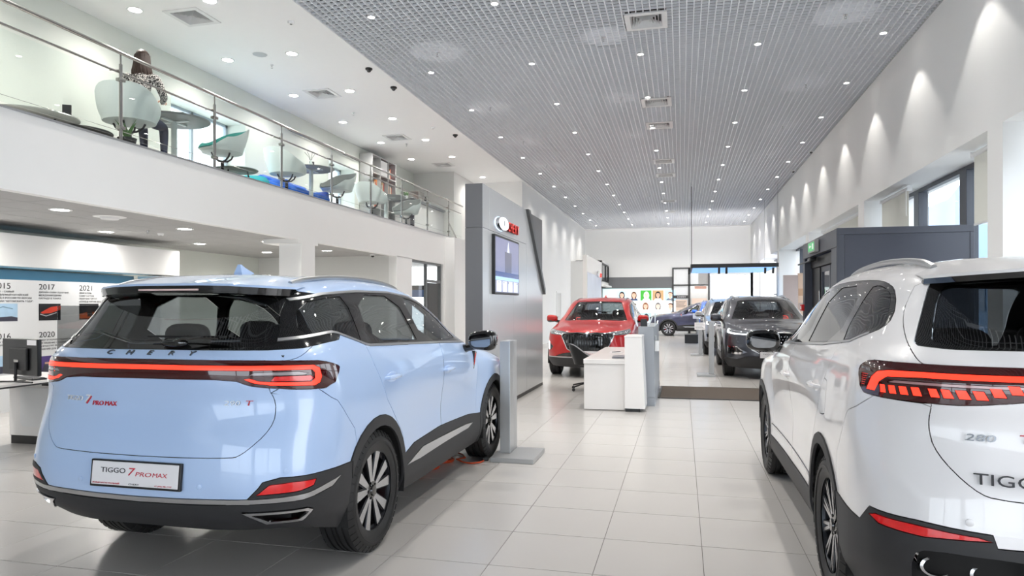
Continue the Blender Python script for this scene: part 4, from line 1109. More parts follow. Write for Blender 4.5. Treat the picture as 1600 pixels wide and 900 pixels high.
# ---------------------------------------------------------------- portal wall with emblem, letters and screen
PANEL = mat('satin_grey_metal_panel', rgb(206, 208, 210), 0.22, 0.25, scale=90, vary=0.02)
PANELD = mat('mid_grey_metal_panel', rgb(112, 112, 114), 0.4, 0.3, vary=0.02)
p = thing('portal_wall', 'tall grey metal portal wall with an illuminated emblem and red letters', 'display wall', (-2.54, 8.72, 0))
L, H = 4.05, 3.1
MB().box(-.235, -.012, .012, L - .01, .05, H - .01).build('core', PANELD, p)
cols = [(0, .33), (.33, 1.72), (1.72, 2.62)]
for y0, y1 in cols:
    for z0, z1 in ((.055, 2.52), (2.52, H)):
        MB().bbox(-.03, 0, y0 + .002, y1 - .002, z0 + .002, z1 - .002, .003).build('panel', PANEL, p)
o = MB().prism([(2.622, .057), (4.0, .057), (4.0, 1.86), (2.64, 3.08), (2.622, 3.08)], -.03, 0, axis=0).build('panel', PANEL, p); fixn(o)
for z0, z1 in ((.055, 2.52), (2.52, H)): MB().bbox(-.24, -.002, -.004, .01, z0 + .002, z1 - .002, .003).build('end_panel', PANELD, p)
fixn(MB().prism([(2.58, 3.105), (2.74, 3.105), (4.06, 1.80), (4.06, 1.70), (4.0, 1.74)], -.02, .05, axis=0).build('diagonal_bar', mat('dark_grey_bar', rgb(96, 98, 100), .35, .6), p))
LP = mat('pale_grey_relief', rgb(186, 188, 190), .45)
MB().box(-.10, -.06, 2.7, L, 1.6, H).build('relief_backing', LP, p)
for (a, b_, c) in (((2.95, 3.04), (3.22, 2.45), (3.22, 3.04)), ((3.3, 3.0), (3.62, 2.3), (3.62, 3.0)), ((3.68, 2.96), (4.0, 2.25), (4.0, 2.96)), ((3.3, 2.3), (3.62, 2.28), (3.62, 2.0)), ((3.68, 2.2), (4.0, 2.2), (4.0, 1.75))):
    fixn(MB().add([(-.06, *a), (-.06, *b_), (-.06, *c), (-.028, (a[0] + c[0]) / 2, (a[1] + c[1]) / 2)], [(0, 1, 3), (1, 2, 3), (2, 0, 3), (0, 2, 1)]).build('relief_facet', LP, p))
MB().box(-.23, -.005, .01, L - .01, 0, .05).build('plinth', BLACKP, p)
s = thing('illuminated_emblem_sign', 'white lit oval emblem and red block letters on the grey portal wall', 'sign', (-2.54, 9.25, 2.66))
ov = [(.34 + .27 * math.cos(a), .095 * math.sin(a)) for a in [2 * math.pi * k / 40 for k in range(40)]]
fixn(MB().prism(ov, .012, .065, axis=0, smooth=True).build('emblem_drum', CHROME, s))
o = MB().prism([(.34 + (y - .34) * .96, z * .94) for y, z in ov], .060, .071, axis=0).build('emblem_face', mat('lit_white_acrylic', rgb(252, 253, 255), .3, emit=(.95, .98, 1, 1), estr=1.3, vary=0), s); fixn(o)
fixn(MB().prism([(.30, -.05), (.325, .05), (.355, .05), (.38, -.05), (.36, -.05), (.34, .02), (.32, -.05)], .070, .076, axis=0).build('emblem_mark', ALU, s))
hal = MB().prism([(.34 + (y - .34) * 1.02, z * 1.04) for y, z in ov], .004, .008, axis=0).build('halo_backlight', mat('blue_white_backlight', rgb(200, 220, 255), .3, emit=(.6, .8, 1, 1), estr=1.6, vary=0), s)
REDSIDE = mat('dark_red_return', rgb(120, 10, 14), .4)
REDSIGN = mat('lit_red_acrylic', rgb(226, 40, 34), .3, emit=(1, .06, .04, 1), estr=.7, vary=0)
for k, ch in enumerate('CHERY'):
    o = text(ch, .20, REDSIGN, s, 'letter', .018, .92, 0, M=frame((.030, .665 + k * .145, -.065), (0, 1, 0), (0, 0, 1)))
    o.data.materials.append(REDSIDE)
    for f_ in o.data.polygons: f_.material_index = 0 if f_.normal.z > .9 else 1
tv = thing('wall_screen', 'wide black-framed screen with a pale blue showroom picture on the portal wall', 'screen', (-2.54, 9.16, 1.65))
MB().bbox(.0, .045, 0, 1.45, 0, .83, .006).build('bezel', BLACKP, tv)
SCR = MB()
SC = [mat('screen_lilac', rgb(128, 130, 160), .15, emit=(.19, .2, .33, 1), estr=.5, vary=.05), mat('screen_navy', rgb(30, 48, 110), .15, emit=(.02, .04, .18, 1), estr=.5, vary=.05),
      mat('screen_sky', rgb(150, 190, 245), .15, emit=(.3, .5, .9, 1), estr=.6, vary=.05), mat('screen_white', rgb(225, 232, 245), .15, emit=(.7, .78, .9, 1), estr=.6, vary=.03), mat('screen_dusk', rgb(96, 98, 118), .15, emit=(.1, .1, .16, 1), estr=.5, vary=.05)]
def scr(y0, y1, z0, z1, mi, x=.0462): SCR.add([(x, y0, z0), (x, y1, z0), (x, y1, z1), (x, y0, z1)], [(0, 1, 2, 3)], mi)
scr(.03, 1.42, .03, .80, 0)
scr(.03, 1.42, .20, .30, 2, .0466); scr(.03, 1.42, .25, .32, 1, .047)
scr(.55, .95, .30, .62, 4, .0468)
for k in range(4): scr(.10 + k * .33, .34 + k * .33, .04, .19, 3, .0468)
for k in range(3): SCR.add([(.0467, .18 + k * .42, .45), (.0467, .48 + k * .42, .45), (.0467, .34 + k * .42, .78)], [(0, 1, 2)], 3 if k == 1 else 0)
for k in range(5): scr(.20 + k * .27, .24 + k * .27, .16, .185, 1, .0472)
SCR.build('picture', SC, tv)

# ---------------------------------------------------------------- information posts
SG = mat('satin_silver_paint', rgb(176, 177, 178), .35, .5)
def info_post(x, y, label, h, w, dp, base, plate_=None):
    r = thing('information_post', label, 'information stand', (x, y, 0))
    MB().bbox(base[0], base[1], base[2], base[3], 0, .045, .004).build('base', SG, r)
    MB().bbox(-w / 2, w / 2, 0, dp, .045, h, .004).build('post', SG, r)
    MB().bbox(w / 2 - .012, w / 2 + .002, -.001, dp * .5, .05, h + .004, .003).build('edge_strip', ALU, r)
    if plate_:
        q = MB().bbox(-plate_[0], plate_[1], -.11, .11, -.006, .006, .003).build('info_plate', PLATEW, r); q.location = (0, .0, h + .115); q.rotation_euler = (R(72), 0, 0)
        m = MB()
        for k in range(5): m.box(-plate_[0] + .02, plate_[1] - .02 - .03 * (k % 3), -.08 + k * .036, -.072 + k * .036, .0061, .0068)
        m.build('printed_lines', CHARC, q)
    return r
info_post(-1.685, 6.55, 'slim silver information post on a square base in front of the pale blue car', 1.14, .10, .30, (-.09, .33, -.22, .33))
info_post(.60, 15.05, 'slim silver post on a flat base beside the graphite car, no plate on top', 1.14, .10, .26, (-.30, .07, -.12, .34))
info_post(.53, 21.1, 'silver post with a tilted white plate beside the silver car', .76, .10, .26, (-.28, .07, -.12, .34), (.17, .13))
info_post(.62, 29.0, 'farthest silver post with a white plate, before the purple-grey car', .94, .09, .2, (-.25, .07, -.1, .3), (.19, .17))

# ---------------------------------------------------------------- reception desk group
d = thing('reception_desk', 'low white reception desk in front of the red car', 'desk', (-1.36, 9.8, 0))
MB().bbox(0, .575, .02, .06, 0.015, .655, .003).build('front_panel', WGLOSS, d)
MB().bbox(-.005, .58, 0, 3.0, .66, .725, .004).build('desktop', WGLOSS, d)
MB().bbox(.0, .55, 2.9, 2.96, .015, .655, .003).build('end_panel', WGLOSS, d)
c = thing('counter', 'tall white counter with a sloping side joined to the white desk', 'counter', (-.78, 9.75, 0))
o = MB().add([(0, 0, .05), (.28, 0, .05), (.28, .6, .05), (0, .6, .05), (0, 0, 1.04), (.235, 0, 1.04), (.235, .6, 1.04), (0, .6, 1.04)], [(0, 3, 2, 1), (4, 5, 6, 7), (0, 1, 5, 4), (1, 2, 6, 5), (2, 3, 7, 6), (3, 0, 4, 7)]).build('body', WGLOSS, c)
MB().bbox(-.004, .238, -.004, .604, 1.0415, 1.062, .003).build('top', WGLOSS, c)
MB().box(.01, .21, .03, .58, 0, .0485).build('plinth', BLACKP, c)
g = thing('grey_partition', 'grey slab partition standing behind the white counter by the aisle', 'partition', (-.63, 10.4, 0))
GP = mat('blue_grey_laminate', rgb(150, 155, 162), .35)
MB().add([(0.02, 0, .13), (.235, 0, .13), (.235, 2.3, .13), (.02, 2.3, .13), (0, 0, 1.17), (.222, 0, 1.17), (.222, 2.3, 1.17), (0, 2.3, 1.17)], [(0, 3, 2, 1), (4, 5, 6, 7), (0, 1, 5, 4), (1, 2, 6, 5), (2, 3, 7, 6), (3, 0, 4, 7)]).build('slab', GP, g)
MB().bbox(.02, .24, -.004, 2.3, 0, .126, .003).build('plinth', GP, g)
o = thing('hand_sanitiser_dispenser', 'small white dispenser fixed on the aisle side of the grey partition', 'dispenser', (-.398, 10.55, .80))
MB().bbox(0, .06, 0, .09, 0, .16, .012).build('case', WPLAST, o); MB().bbox(.002, .03, .005, .085, .164, .235, .008).build('bottle', mat('grey_bottle', rgb(170, 174, 178), .3), o)
t = thing('leaflet_holder', 'clear angled leaflet holder with a dark card on the grey partition', 'leaflet holder', (-.56, 10.5, 1.172))
for x, rz_ in ((-.09, -18), (.07, 22)):
    o = MB().bbox(-.008, .008, 0, .2, 0, .15, .002).build('clear_leaf', mat('frosted_acrylic', rgb(215, 222, 226), .15), t); o.location = (x, 0, 0); o.rotation_euler = (0, R(rz_), 0)
o = MB().bbox(-.05, .05, .11, .118, .0, .11, .002).build('dark_card', BLACKP, t)
o = MB().bbox(.16, .17, .1, .24, 0, .2, .002).build('clear_leaf', mat('frosted_acrylic', rgb(215, 222, 226), .15), t)
b_ = thing('closed_laptop', 'flat grey laptop lying closed on the white reception desk', 'laptop', (-.98, 10.0, .727))
MB().bbox(0, .17, 0, .33, 0, .018, .004).build('body', mat('laptop_grey', rgb(120, 120, 126), .35, .4), b_); MB().bbox(.003, .167, .003, .327, .0185, .027, .003).build('lid', mat('laptop_lid', rgb(150, 150, 156), .3, .4), b_)
b_ = thing('paper_sheet', 'loose white paper with a pen on the far part of the white desk', 'paper', (-1.15, 11.2, .727))
MB().box(0, .21, 0, .297, 0, .002).build('sheet', PLATEW, b_); MB().tube([(.05, .06, .007), (.17, .20, .007)], .005, 6).build('pen', BLACKP, b_)
ch = thing('swivel_chair', 'black shell swivel chair with a pale seat behind the white desk', 'chair', (-1.60, 12.1, 0), R(-80))
def bucket(m, rx, ry, zs, zb, zf, th=0.0, n=28, mi=0, flare=1.06):
    """tub shell: seat bowl rising to a back rim (zb) and lower arm rims (zf); open towards +y"""
    rows = []
    for t in (0.001, .35, .7, .92, 1.0): rows.append([(rx * t * .9 * math.cos(a), ry * t * .9 * math.sin(a), zs + .02 * t * t) for a in [2 * math.pi * k / n for k in range(n)]])
    for t in (.12, .35, .6, .82, 1.0):
        row = []
        for k in range(n):
            a = 2 * math.pi * k / n; q = (1 - math.sin(a)) / 2     # 1 at the back (-y)
            u = min(1, q / .32); u = u * u * (3 - 2 * u); w = max(0, (q - .32) / .68); w = w * w * (3 - 2 * w); top = (zs + .05) + (zf - zs - .05) * u + (zb - zf) * w
            s_ = .9 + .1 * min(1, t * 2) + (flare - 1) * t
            row.append((rx * s_ * math.cos(a), ry * s_ * math.sin(a) - .06 * q * t, zs + .03 + (top - zs - .03) * t))
        rows.append(row)
    if th:
        for row in reversed(rows[:]): rows.append([(x * (1 - th / rx), y * (1 - th / ry), z + (th if i < 0 else 0) + (th * .6 if z < zs + .06 else 0)) for i, (x, y, z) in enumerate(row)])
    vs = [p_ for r_ in rows for p_ in r_]; fs = []
    for i in range(len(rows) - 1):
        for k in range(n): fs.append((i * n + k, i * n + (k + 1) % n, (i + 1) * n + (k + 1) % n, (i + 1) * n + k))
    nb = 9
    m.add(vs, fs, mi, True)
    return len(rows), n
m = MB(); bucket(m, .29, .27, .44, .82, .60); fixn(m.build('shell', BLACKP, ch))
m = MB(); bucket(m, .275, .255, .462, .815, .60); o = m.build('upholstery', mat('pale_grey_fabric', rgb(176, 176, 178), .8), ch)
m = MB(); m.tube([(0, 0, .12), (0, 0, .44)], .025, 10)
for k in range(5):
    a = 2 * math.pi * k / 5 + .3; m.tube([(0, 0, .14), (.15 * math.cos(a), .15 * math.sin(a), .115), (.32 * math.cos(a), .32 * math.sin(a), .075)], .014, 6)
m.build('star_base', BLACKP, ch)
for k in range(5):
    a = 2 * math.pi * k / 5 + .3
    o = MB().lathe([(.0001, -.02), (.028, -.018), (.03, 0), (.028, .018), (.0001, .02)], axis=0, n=14, caps=False).build('castor', BLACKP, ch); o.location = (.32 * math.cos(a), .32 * math.sin(a), .031)

# ---------------------------------------------------------------- doormat and cable
m = thing('doormat', 'long dark brown entrance mat across the aisle before the entrance lobby', 'mat', (-.35, 11.34, 0))
MB().bbox(0, 2.55, 0, 1.6, .001, .012, .004).build('pile', mat('brown_mat_pile', rgb(74, 64, 56), .95, scale=60, vary=.25, bump=.4), m)
e = MB(); e.bbox(-.03, 2.58, -.03, 0, .001, .014, .004); e.bbox(-.03, 2.58, 1.6, 1.63, .001, .014, .004); e.bbox(-.03, 0, 0, 1.6, .001, .014, .004); e.bbox(2.55, 2.58, 0, 1.6, .001, .014, .004)
e.build('rubber_edge', BLACKP, m)
cb = thing('extension_cable', 'coiled orange extension cable on the floor under the pale blue car', 'cable', (0, 0, 0))
ORC = mat('orange_cable_sheath', rgb(205, 74, 30), .5)
random.seed(4)
pts = []
for k in range(0, 170):
    t = k / 170; cx = -2.32 + .10 * t; cy = 5.62 + .72 * t; a = k * .36; rr = .085 + .02 * math.sin(k * .9)
    pts.append((cx + rr * math.cos(a) * 1.25, cy + rr * math.sin(a), .010 + .012 * ((k // 17) % 4)))
pts += [(-2.24, 6.45, .012), (-2.2, 6.62, .011), (-2.12, 6.55, .011), (-2.05, 6.42, .011), (-2.10, 6.30, .02), (-2.0, 6.22, .011), (-1.92, 6.20, .011), (-1.85, 6.26, .011), (-1.84, 6.33, .011)]
MB().tube(pts, .0075, 6).build('sheath', ORC, cb)
o = MB().bbox(-.03, .03, -.05, .05, 0, .035, .01).build('plug', BLACKP, cb); o.location = (-1.84, 6.40, .004); o.rotation_euler = (0, 0, .3)

# ---------------------------------------------------------------- entrance lobby
v = thing('entrance_lobby', 'dark slate entrance lobby box with glazed sliding doors against the window wall', 'lobby', (2.28, 11.3, 0))
SL = mat('dark_slate_panel', rgb(64, 67, 78), .38, vary=.02); SL2 = mat('slate_recess_panel', rgb(60, 63, 75), .34, vary=.02)
W, D, Hh = 1.82, 3.0, 2.65
MB().bbox(0, W, 0, .09, 0, Hh, .004).build('front_frame', SL, v)
f = MB(); f.bbox(.10, W - .05, -.004, 0.0, .12, Hh - .105, .002); f.build('front_panel', SL2, v)
f = MB()
f.bbox(-.006, W, -.012, 0, Hh - .10, Hh, .003); f.bbox(-.006, .09, -.012, 0, 0, Hh - .101, .003); f.bbox(W - .05, W, -.012, 0, 0, Hh - .101, .003); f.build('front_rim', SL, v)
MB().bbox(0.0, W, .09, D, Hh - .06, Hh, .004).build('roof', SL, v)
MB().bbox(-.012, .06, 0.0, D, 2.37, Hh - .001, .004).build('header', SL, v)
MB().bbox(-.012, .06, 0.0, .39, 0, 2.365, .004).build('door_jamb', SL, v)
MB().bbox(-.012, .10, D - .2, D, 0, 2.365, .004).build('door_jamb', SL, v)
MB().bbox(0, W, D - .08, D, 0, Hh - .06, .004).build('rear_panel', SL, v)
MB().bbox(.10, .2, .39, D - .2, 2.18, 2.365, .004).build('door_operator', BLACKF, v)
def leaf(x, y0, y1, nm='door_leaf'):
    r = empty(nm, (x, y0, 0)); r.parent = v; l = y1 - y0
    f = MB(); f.bbox(0, .05, 0, .09, .02, 2.17, .003); f.bbox(0, .05, l - .09, l, .02, 2.17, .003); f.bbox(0, .05, .09, l - .09, .02, .16, .003); f.bbox(0, .05, .09, l - .09, 2.08, 2.17, .003)
    f.build('leaf_frame', SL, r); MB().box(.022, .028, .09, l - .09, .16, 2.08).build('pane', GLASS, r)
    MB().tube([(-.04, l - .05, .9), (-.04, l - .05, 1.75)], .014, 8).build('pull_handle', STEEL, r)
    return r
leaf(.14, .40, 1.22); leaf(.14, 1.25, 2.05)
o = MB().bbox(.0, .03, 2.06, 2.78, 0, 2.17, .003).build('dark_door_leaf', BLACKF, v); o.location = (.12, 0, 0)
f = MB(); f.tube([(-.02, 2.1, 2.29), (-.03, 3.4, 2.29)], .018, 8); f.bbox(-.05, .06, 2.0, 2.3, 2.28, 2.345, .01); f.build('door_closer', BLACKP, v)
GRN = mat('green_exit_panel', rgb(46, 150, 84), .3, emit=(.05, .5, .16, 1), estr=.5, vary=0)
x = thing('exit_sign', 'small green lit exit sign on the slate header of the entrance lobby', 'sign', (2.262, 12.66, 2.40))
MB().bbox(-.07, 0, 0, .62, 0, .21, .006).build('case', mat('silver_case', rgb(150, 150, 150), .4), x)
MB().bbox(-.074, -.0705, .03, .59, .03, .18, .001).build('green_panel', GRN, x)
WPR = mat('white_print', rgb(240, 245, 240), .4, emit=(1, 1, 1, 1), estr=.3, vary=0)
for pts in ([(.10, .06), (.20, .06), (.20, .15), (.10, .15)], [(.30, .10), (.42, .10), (.42, .075), (.50, .11), (.42, .145), (.42, .12), (.30, .12)]):
    fixn(MB().prism(pts, -.0752, -.0742, axis=0).build('pictogram', WPR, x))
f = thing('fire_call_point', 'small red fire alarm box on the far jamb of the entrance lobby', 'alarm box', (2.264, 14.16, 1.44))
MB().bbox(-.05, 0, -.05, .12, -.06, .06, .006).build('box', mat('signal_red', rgb(200, 26, 30), .4), f); MB().bbox(-.054, -.0505, -.01, .08, -.03, .03, .002).build('press_plate', WPLAST, f)
x = thing('poster_board', 'free-standing board with a blurred beige and grey photo print beyond the lobby', 'poster board', (2.76, 20.6, 0))
PB = [mat('poster_grey_mauve', rgb(190, 178, 176), .5, scale=1.5, vary=.18), mat('poster_beige', rgb(214, 190, 170), .5, scale=2.5, vary=.15), mat('poster_edge', rgb(168, 156, 150), .5)]
MB().bbox(0, .38, 0, .10, 0, 2.33, .003).build('left_panel', PB[0], x); MB().bbox(.381, .72, 0, .10, 0, 2.38, .003).build('right_panel', PB[1], x)
for z, c_ in ((1.75, rgb(196, 160, 130)), (1.35, rgb(176, 160, 152)), (1.0, rgb(226, 208, 190))): MB().bbox(.39, .71, -.004, -.0005, z, z + .2, .001).build('print_block', mat('poster_block_%d' % (z * 100), c_, .5, scale=4, vary=.12), x)

# ---------------------------------------------------------------- roller blinds
BLF = mat('cream_blind_fabric', rgb(228, 227, 222), .85, scale=140, vary=.02)
_nt = BLF.node_tree; _tl = _nt.nodes.new('ShaderNodeBsdfTranslucent'); _tl.inputs[0].default_value = rgb(236, 233, 224); _ms = _nt.nodes.new('ShaderNodeMixShader'); _ms.inputs[0].default_value = .35
_nt.links.new(_nt.nodes['Principled BSDF'].outputs[0], _ms.inputs[1]); _nt.links.new(_tl.outputs[0], _ms.inputs[2]); _nt.links.new(_ms.outputs[0], _nt.nodes['Material Output'].inputs[0])
def blind(x, y0, y1, ztop, zbot, label):
    r = thing('roller_blind', label, 'blind', (x, y0, ztop)); l = y1 - y0
    MB().lathe([(.035, 0), (.035, l)], axis=1, n=14).build('roller', WPLAST, r)
    MB().bbox(-.004, .0, .02, l - .02, zbot - ztop, 0, .001).build('fabric', BLF, r)
    MB().bbox(-.010, .008, .02, l - .02, zbot - ztop - .03, zbot - ztop - .001, .003).build('bottom_bar', WPLAST, r)
    for y in (-.015, l): MB().bbox(-.04, .04, y, y + .015, -.045, .045, .004).build('bracket', WPLAST, r)
    MB().tube([(-.05, .0, 0), (-.05, .0, zbot - ztop + .3)], .004, 5).build('cord', WPLAST, r)
blind(3.75, 9.25, 10.33, 3.47, 2.56, 'cream roller blind beside the near pier, half drawn')
blind(3.75, 13.0, 14.65, 3.47, 2.70, 'cream roller blind above the far end of the entrance lobby')
blind(3.75, 15.4, 20.4, 3.47, 2.4, 'wide cream roller blind in the bay beyond the lobby')
blind(3.75, 3.3, 8.6, 3.47, 3.1, 'wide cream roller blind in the bay nearest the camera')

# ---------------------------------------------------------------- far end of the hall
q = thing('white_portal_wall', 'white display wall with a small round logo behind the red car', 'display wall', (-2.93, 21.87, 0))
MB().bbox(-.13, 0, 0, 4.1, 0, 3.1, .004).build('slab', WGLOSS, q)
MB().box(.0005, .006, .12, 3.95, .25, 2.55).build('print_sheet', mat('pale_blue_print', rgb(214, 220, 234), .35, scale=1.2, vary=.10), q)
fixn(MB().prism([(2.9 + .30 * math.cos(a), 2.62 + .12 * math.sin(a)) for a in [2 * math.pi * k / 24 for k in range(24)]], .0, .05, axis=0).build('logo_disc', CHROME, q))
text('CHERY', .20, REDSIGN, q, 'lettering', .02, 1.0, 0, M=frame((.02, 3.25, 2.53), (0, 1, 0), (0, 0, 1)))
lb = thing('portrait_light_box', 'backlit white wall panel of smiling portrait photos at the far end', 'light box', (-4.24, 37.90, .45))
LBE = mat('backlit_white_film', rgb(240, 252, 252), .4, emit=(.86, 1.0, 1.0, 1), estr=.4, vary=0)
MB().bbox(0, 3.70, .02, .06, 0, 1.97, .003).build('frame', mat('pale_turquoise_edge', rgb(170, 206, 208), .4), lb)
MB().box(.03, 3.67, .012, .0195, .03, 1.94).build('film', LBE, lb)
random.seed(11)
def em(n, r, g, b): return mat(n, rgb(r, g, b), .5, emit=(lin(r), lin(g), lin(b), 1), estr=.5, vary=0)
SKINS = [em('print_skin_a', 236, 196, 172), em('print_skin_b', 222, 176, 150), em('print_skin_c', 240, 214, 196)]
HAIRS = [em('print_hair_black', 46, 40, 42), em('print_hair_brown', 104, 66, 48), em('print_hair_auburn', 132, 84, 58), em('print_hair_white', 226, 226, 230), em('print_hair_grey', 120, 116, 114)]
BGS = [em('print_sky', 206, 234, 246), em('print_white', 244, 248, 250), em('print_green', 70, 178, 60), em('print_ochre', 196, 160, 116), em('print_aqua', 188, 224, 240), em('print_blush', 240, 222, 214)]
TOPS = [em('print_navy', 60, 74, 112), em('print_pale', 214, 218, 226), em('print_rose', 214, 130, 110), em('print_slate', 112, 124, 140)]
DK = em('print_dark', 60, 46, 46); LIPS = em('print_lips', 190, 96, 90); TEETH = em('print_teeth', 250, 248, 246)
spec = [(0, 0, 0, 1, 1), (1, 0, 1, 0, 1), (2, 2, 3, 1, 1), (3, 1, 0, 1, 1), (4, 0, 2, 3, 0), (1, 1, 0, 1, 0), (5, 0, 2, 1, 1), (1, 2, 4, 1, 1), (1, 0, 1, 1, 0), (4, 2, 0, 1, 1), (0, 1, 4, 3, 0), (4, 0, 1, 0, 0)]
pos_ = [(.78 + .64 * k, 1.30) for k in range(5)] + [(1.42 + .64 * k, .70) for k in range(4)] + [(2.06 + .64 * k, .10) for k in range(3)]
def ell(cx, cz, rx, rz, n=18, a0=0, a1=360): return [(cx + rx * math.cos(R(a0 + (a1 - a0) * k / n)), cz + rz * math.sin(R(a0 + (a1 - a0) * k / n))) for k in range(n + (0 if a1 - a0 == 360 else 1))]
for (bg, sk, hr, tp, lng), (px_, pz_) in zip(spec, pos_):
    m = MB(); y = .0115
    def flat(pts, mi, dy): m.add([(a, y - dy, c) for a, c in pts], [tuple(range(len(pts)))], mi)
    flat([(0, 0), (.58, 0), (.58, .55), (0, .55)], 0, 0)
    cx = .29 + random.uniform(-.03, .03)
    if lng: flat(ell(cx, .27, .15, .22), 2, .0004)
    flat([(cx - .22, 0), (cx + .22, 0), (cx + .17, .09), (cx + .06, .13), (cx - .06, .13), (cx - .17, .09)], 3, .0008)
    flat([(cx - .045, .08), (cx + .045, .08), (cx + .045, .2), (cx - .045, .2)], 1, .0012)
    flat(ell(cx, .29, .105, .145), 1, .0016)
    flat(ell(cx, .36, .125, .10, 14, 0, 180) + ell(cx - .01, .355, .10, .035, 10, 180, 0)[::1], 2, .0020)
    for q_ in (-1, 1):
        flat(ell(cx + q_ * .042, .305, .016, .008, 8), 4, .0024); flat([(cx + q_ * .02, .325), (cx + q_ * .065, .33), (cx + q_ * .065, .336), (cx + q_ * .02, .332)], 4, .0024)
    flat([(cx - .006, .30), (cx + .010, .262), (cx - .012, .262)], 4 if False else 5, .0022)
    flat(ell(cx, .222, .042, .022, 12, 180, 360), 5, .0024); flat(ell(cx, .220, .034, .010, 10, 180, 360), 6, .0026)
    o = m.build('portrait_print', [BGS[bg], SKINS[sk], HAIRS[hr], TOPS[tp], DK, LIPS, TEETH], lb); o.location = (px_, 0, pz_)
    # all quads face -y: fix the order
    bm = bmesh.new(); bm.from_mesh(o.data)
    for f_ in bm.faces:
        f_.normal_update()
        if f_.normal.y > 0: f_.normal_flip()
    bm.to_mesh(o.data); bm.free()
dr = struct(empty('door_1', (-.5, 37.96, 0)))
BF = BLACKF
for nm, a in (('door_frame', (0, .07, 0, 3.5)), ('door_frame', (.82, .93, 0, 3.5)), ('door_frame', (1.83, 1.92, 0, 3.5)), ('door_frame', (.07, 1.83, 3.43, 3.5)), ('door_frame', (.07, 1.83, 2.52, 2.60)), ('door_header', (.07, .82, 1.86, 2.02))):
    MB().bbox(a[0], a[1], -.08, 0, a[2], a[3], .004).build(nm, BF, dr)
LITW = mat('daylit_white_sheet', rgb(240, 241, 242), .5); PEA = mat('peach_poster', rgb(240, 214, 196), .5, scale=2, vary=.06)
for a, ml in (((.07, .82, 2.60, 3.43), LITW), ((.93, 1.83, 2.60, 3.43), LITW), ((.07, .82, 2.02, 2.52), LITW), ((.93, 1.83, 0, 2.52), mat('grey_glazing', rgb(214, 212, 208), .2)), ((.07, .82, .0, 1.86), LITW)):
    MB().box(a[0] + .003, a[1] - .003, -.03, -.02, a[2] + .003, a[3] - .003).build('door_pane', ml, dr)
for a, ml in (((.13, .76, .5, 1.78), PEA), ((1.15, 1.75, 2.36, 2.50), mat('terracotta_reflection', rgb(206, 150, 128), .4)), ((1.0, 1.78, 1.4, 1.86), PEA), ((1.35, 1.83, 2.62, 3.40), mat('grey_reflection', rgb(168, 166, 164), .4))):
    MB().box(a[0], a[1], -.04, -.031, a[2], a[3]).build('door_poster', ml, dr)  # peach ones are prints; terracotta and grey ones are reflections painted as flat colour
text('CHERY', .11, PLATEW, dr, 'door_lettering', .002, 1.3, 0, M=frame((.25, -.083, 1.90), (1, 0, 0), (0, 0, 1)))
m = MB()
for k in range(5): m.box(.17, .70 - .05 * (k % 3), -.044, -.041, 1.68 - .07 * k, 1.70 - .07 * k)
m.build('poster_print', CHARC, dr)
o = thing('glowing_end_panel', 'large plain bluish-white backdrop panel at the far right end of the hall', 'backdrop', (1.45, 37.85, 0))
MB().bbox(0, 1.98, 0, .05, .02, 3.06, .004).build('panel', mat('bluish_white_panel', rgb(240, 244, 252), .5, emit=(.9, .95, 1, 1), estr=.35, vary=0), o)  # bluish-white sheet given a weak glow of its own
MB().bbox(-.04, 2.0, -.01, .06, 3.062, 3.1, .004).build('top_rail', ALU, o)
# upper room and glass booth on the left
m = MB(); m.box(-5.2, -3.9, 34.6, 34.75, 2.62, 3.75); m.box(-5.2, -3.9, 34.6, 38, 3.65, 3.75); m.box(-4.0, -3.9, 34.6, 38, 2.5, 2.72); m.box(-5.2, -4.42, 33.0, 34.6, 0, 3.62)
struct(m.build('wall_booth', GREYW))
wi = struct(empty('window_20', (-3.9, 34.75, 2.72)))
f = MB(); f.bbox(-.04, .02, 0, 3.2, .85, .93, .004); f.bbox(-.04, .02, 0, 3.2, 0, .07, .004)
for y in (0, 1.7, 3.1): f.bbox(-.04, .02, y, y + .12, 0, .93, .004)
f.build('window_frame', BLACKF, wi); MB().box(-.02, -.015, .05, 3.15, .05, .88).build('pane', mat('dark_room_glass', rgb(60, 62, 66), .1), wi)
struct(MB().bbox(-4.0, -3.72, 34.6, 37.9, 2.46, 2.54, .004).build('trim_6', WHITE))
# slim door in the left wall
dd = struct(empty('door_2', (-5.2, 29.0, 0)))
MB().bbox(0, .04, 0, .08, 0, 2.1, .004).build('door_frame', WPLAST, dd); MB().bbox(0, .04, 1.0, 1.08, 0, 2.1, .004).build('door_frame', WPLAST, dd); MB().bbox(0, .04, .08, 1.0, 2.02, 2.1, .004).build('door_frame', WPLAST, dd)
MB().box(.0, .012, .085, .995, .01, 2.015).build('door_leaf', GREYW, dd); MB().tube([(.012, .18, 1.0), (.06, .18, 1.0), (.06, .32, 1.0)], .012, 8).build('door_handle', STEEL, dd)
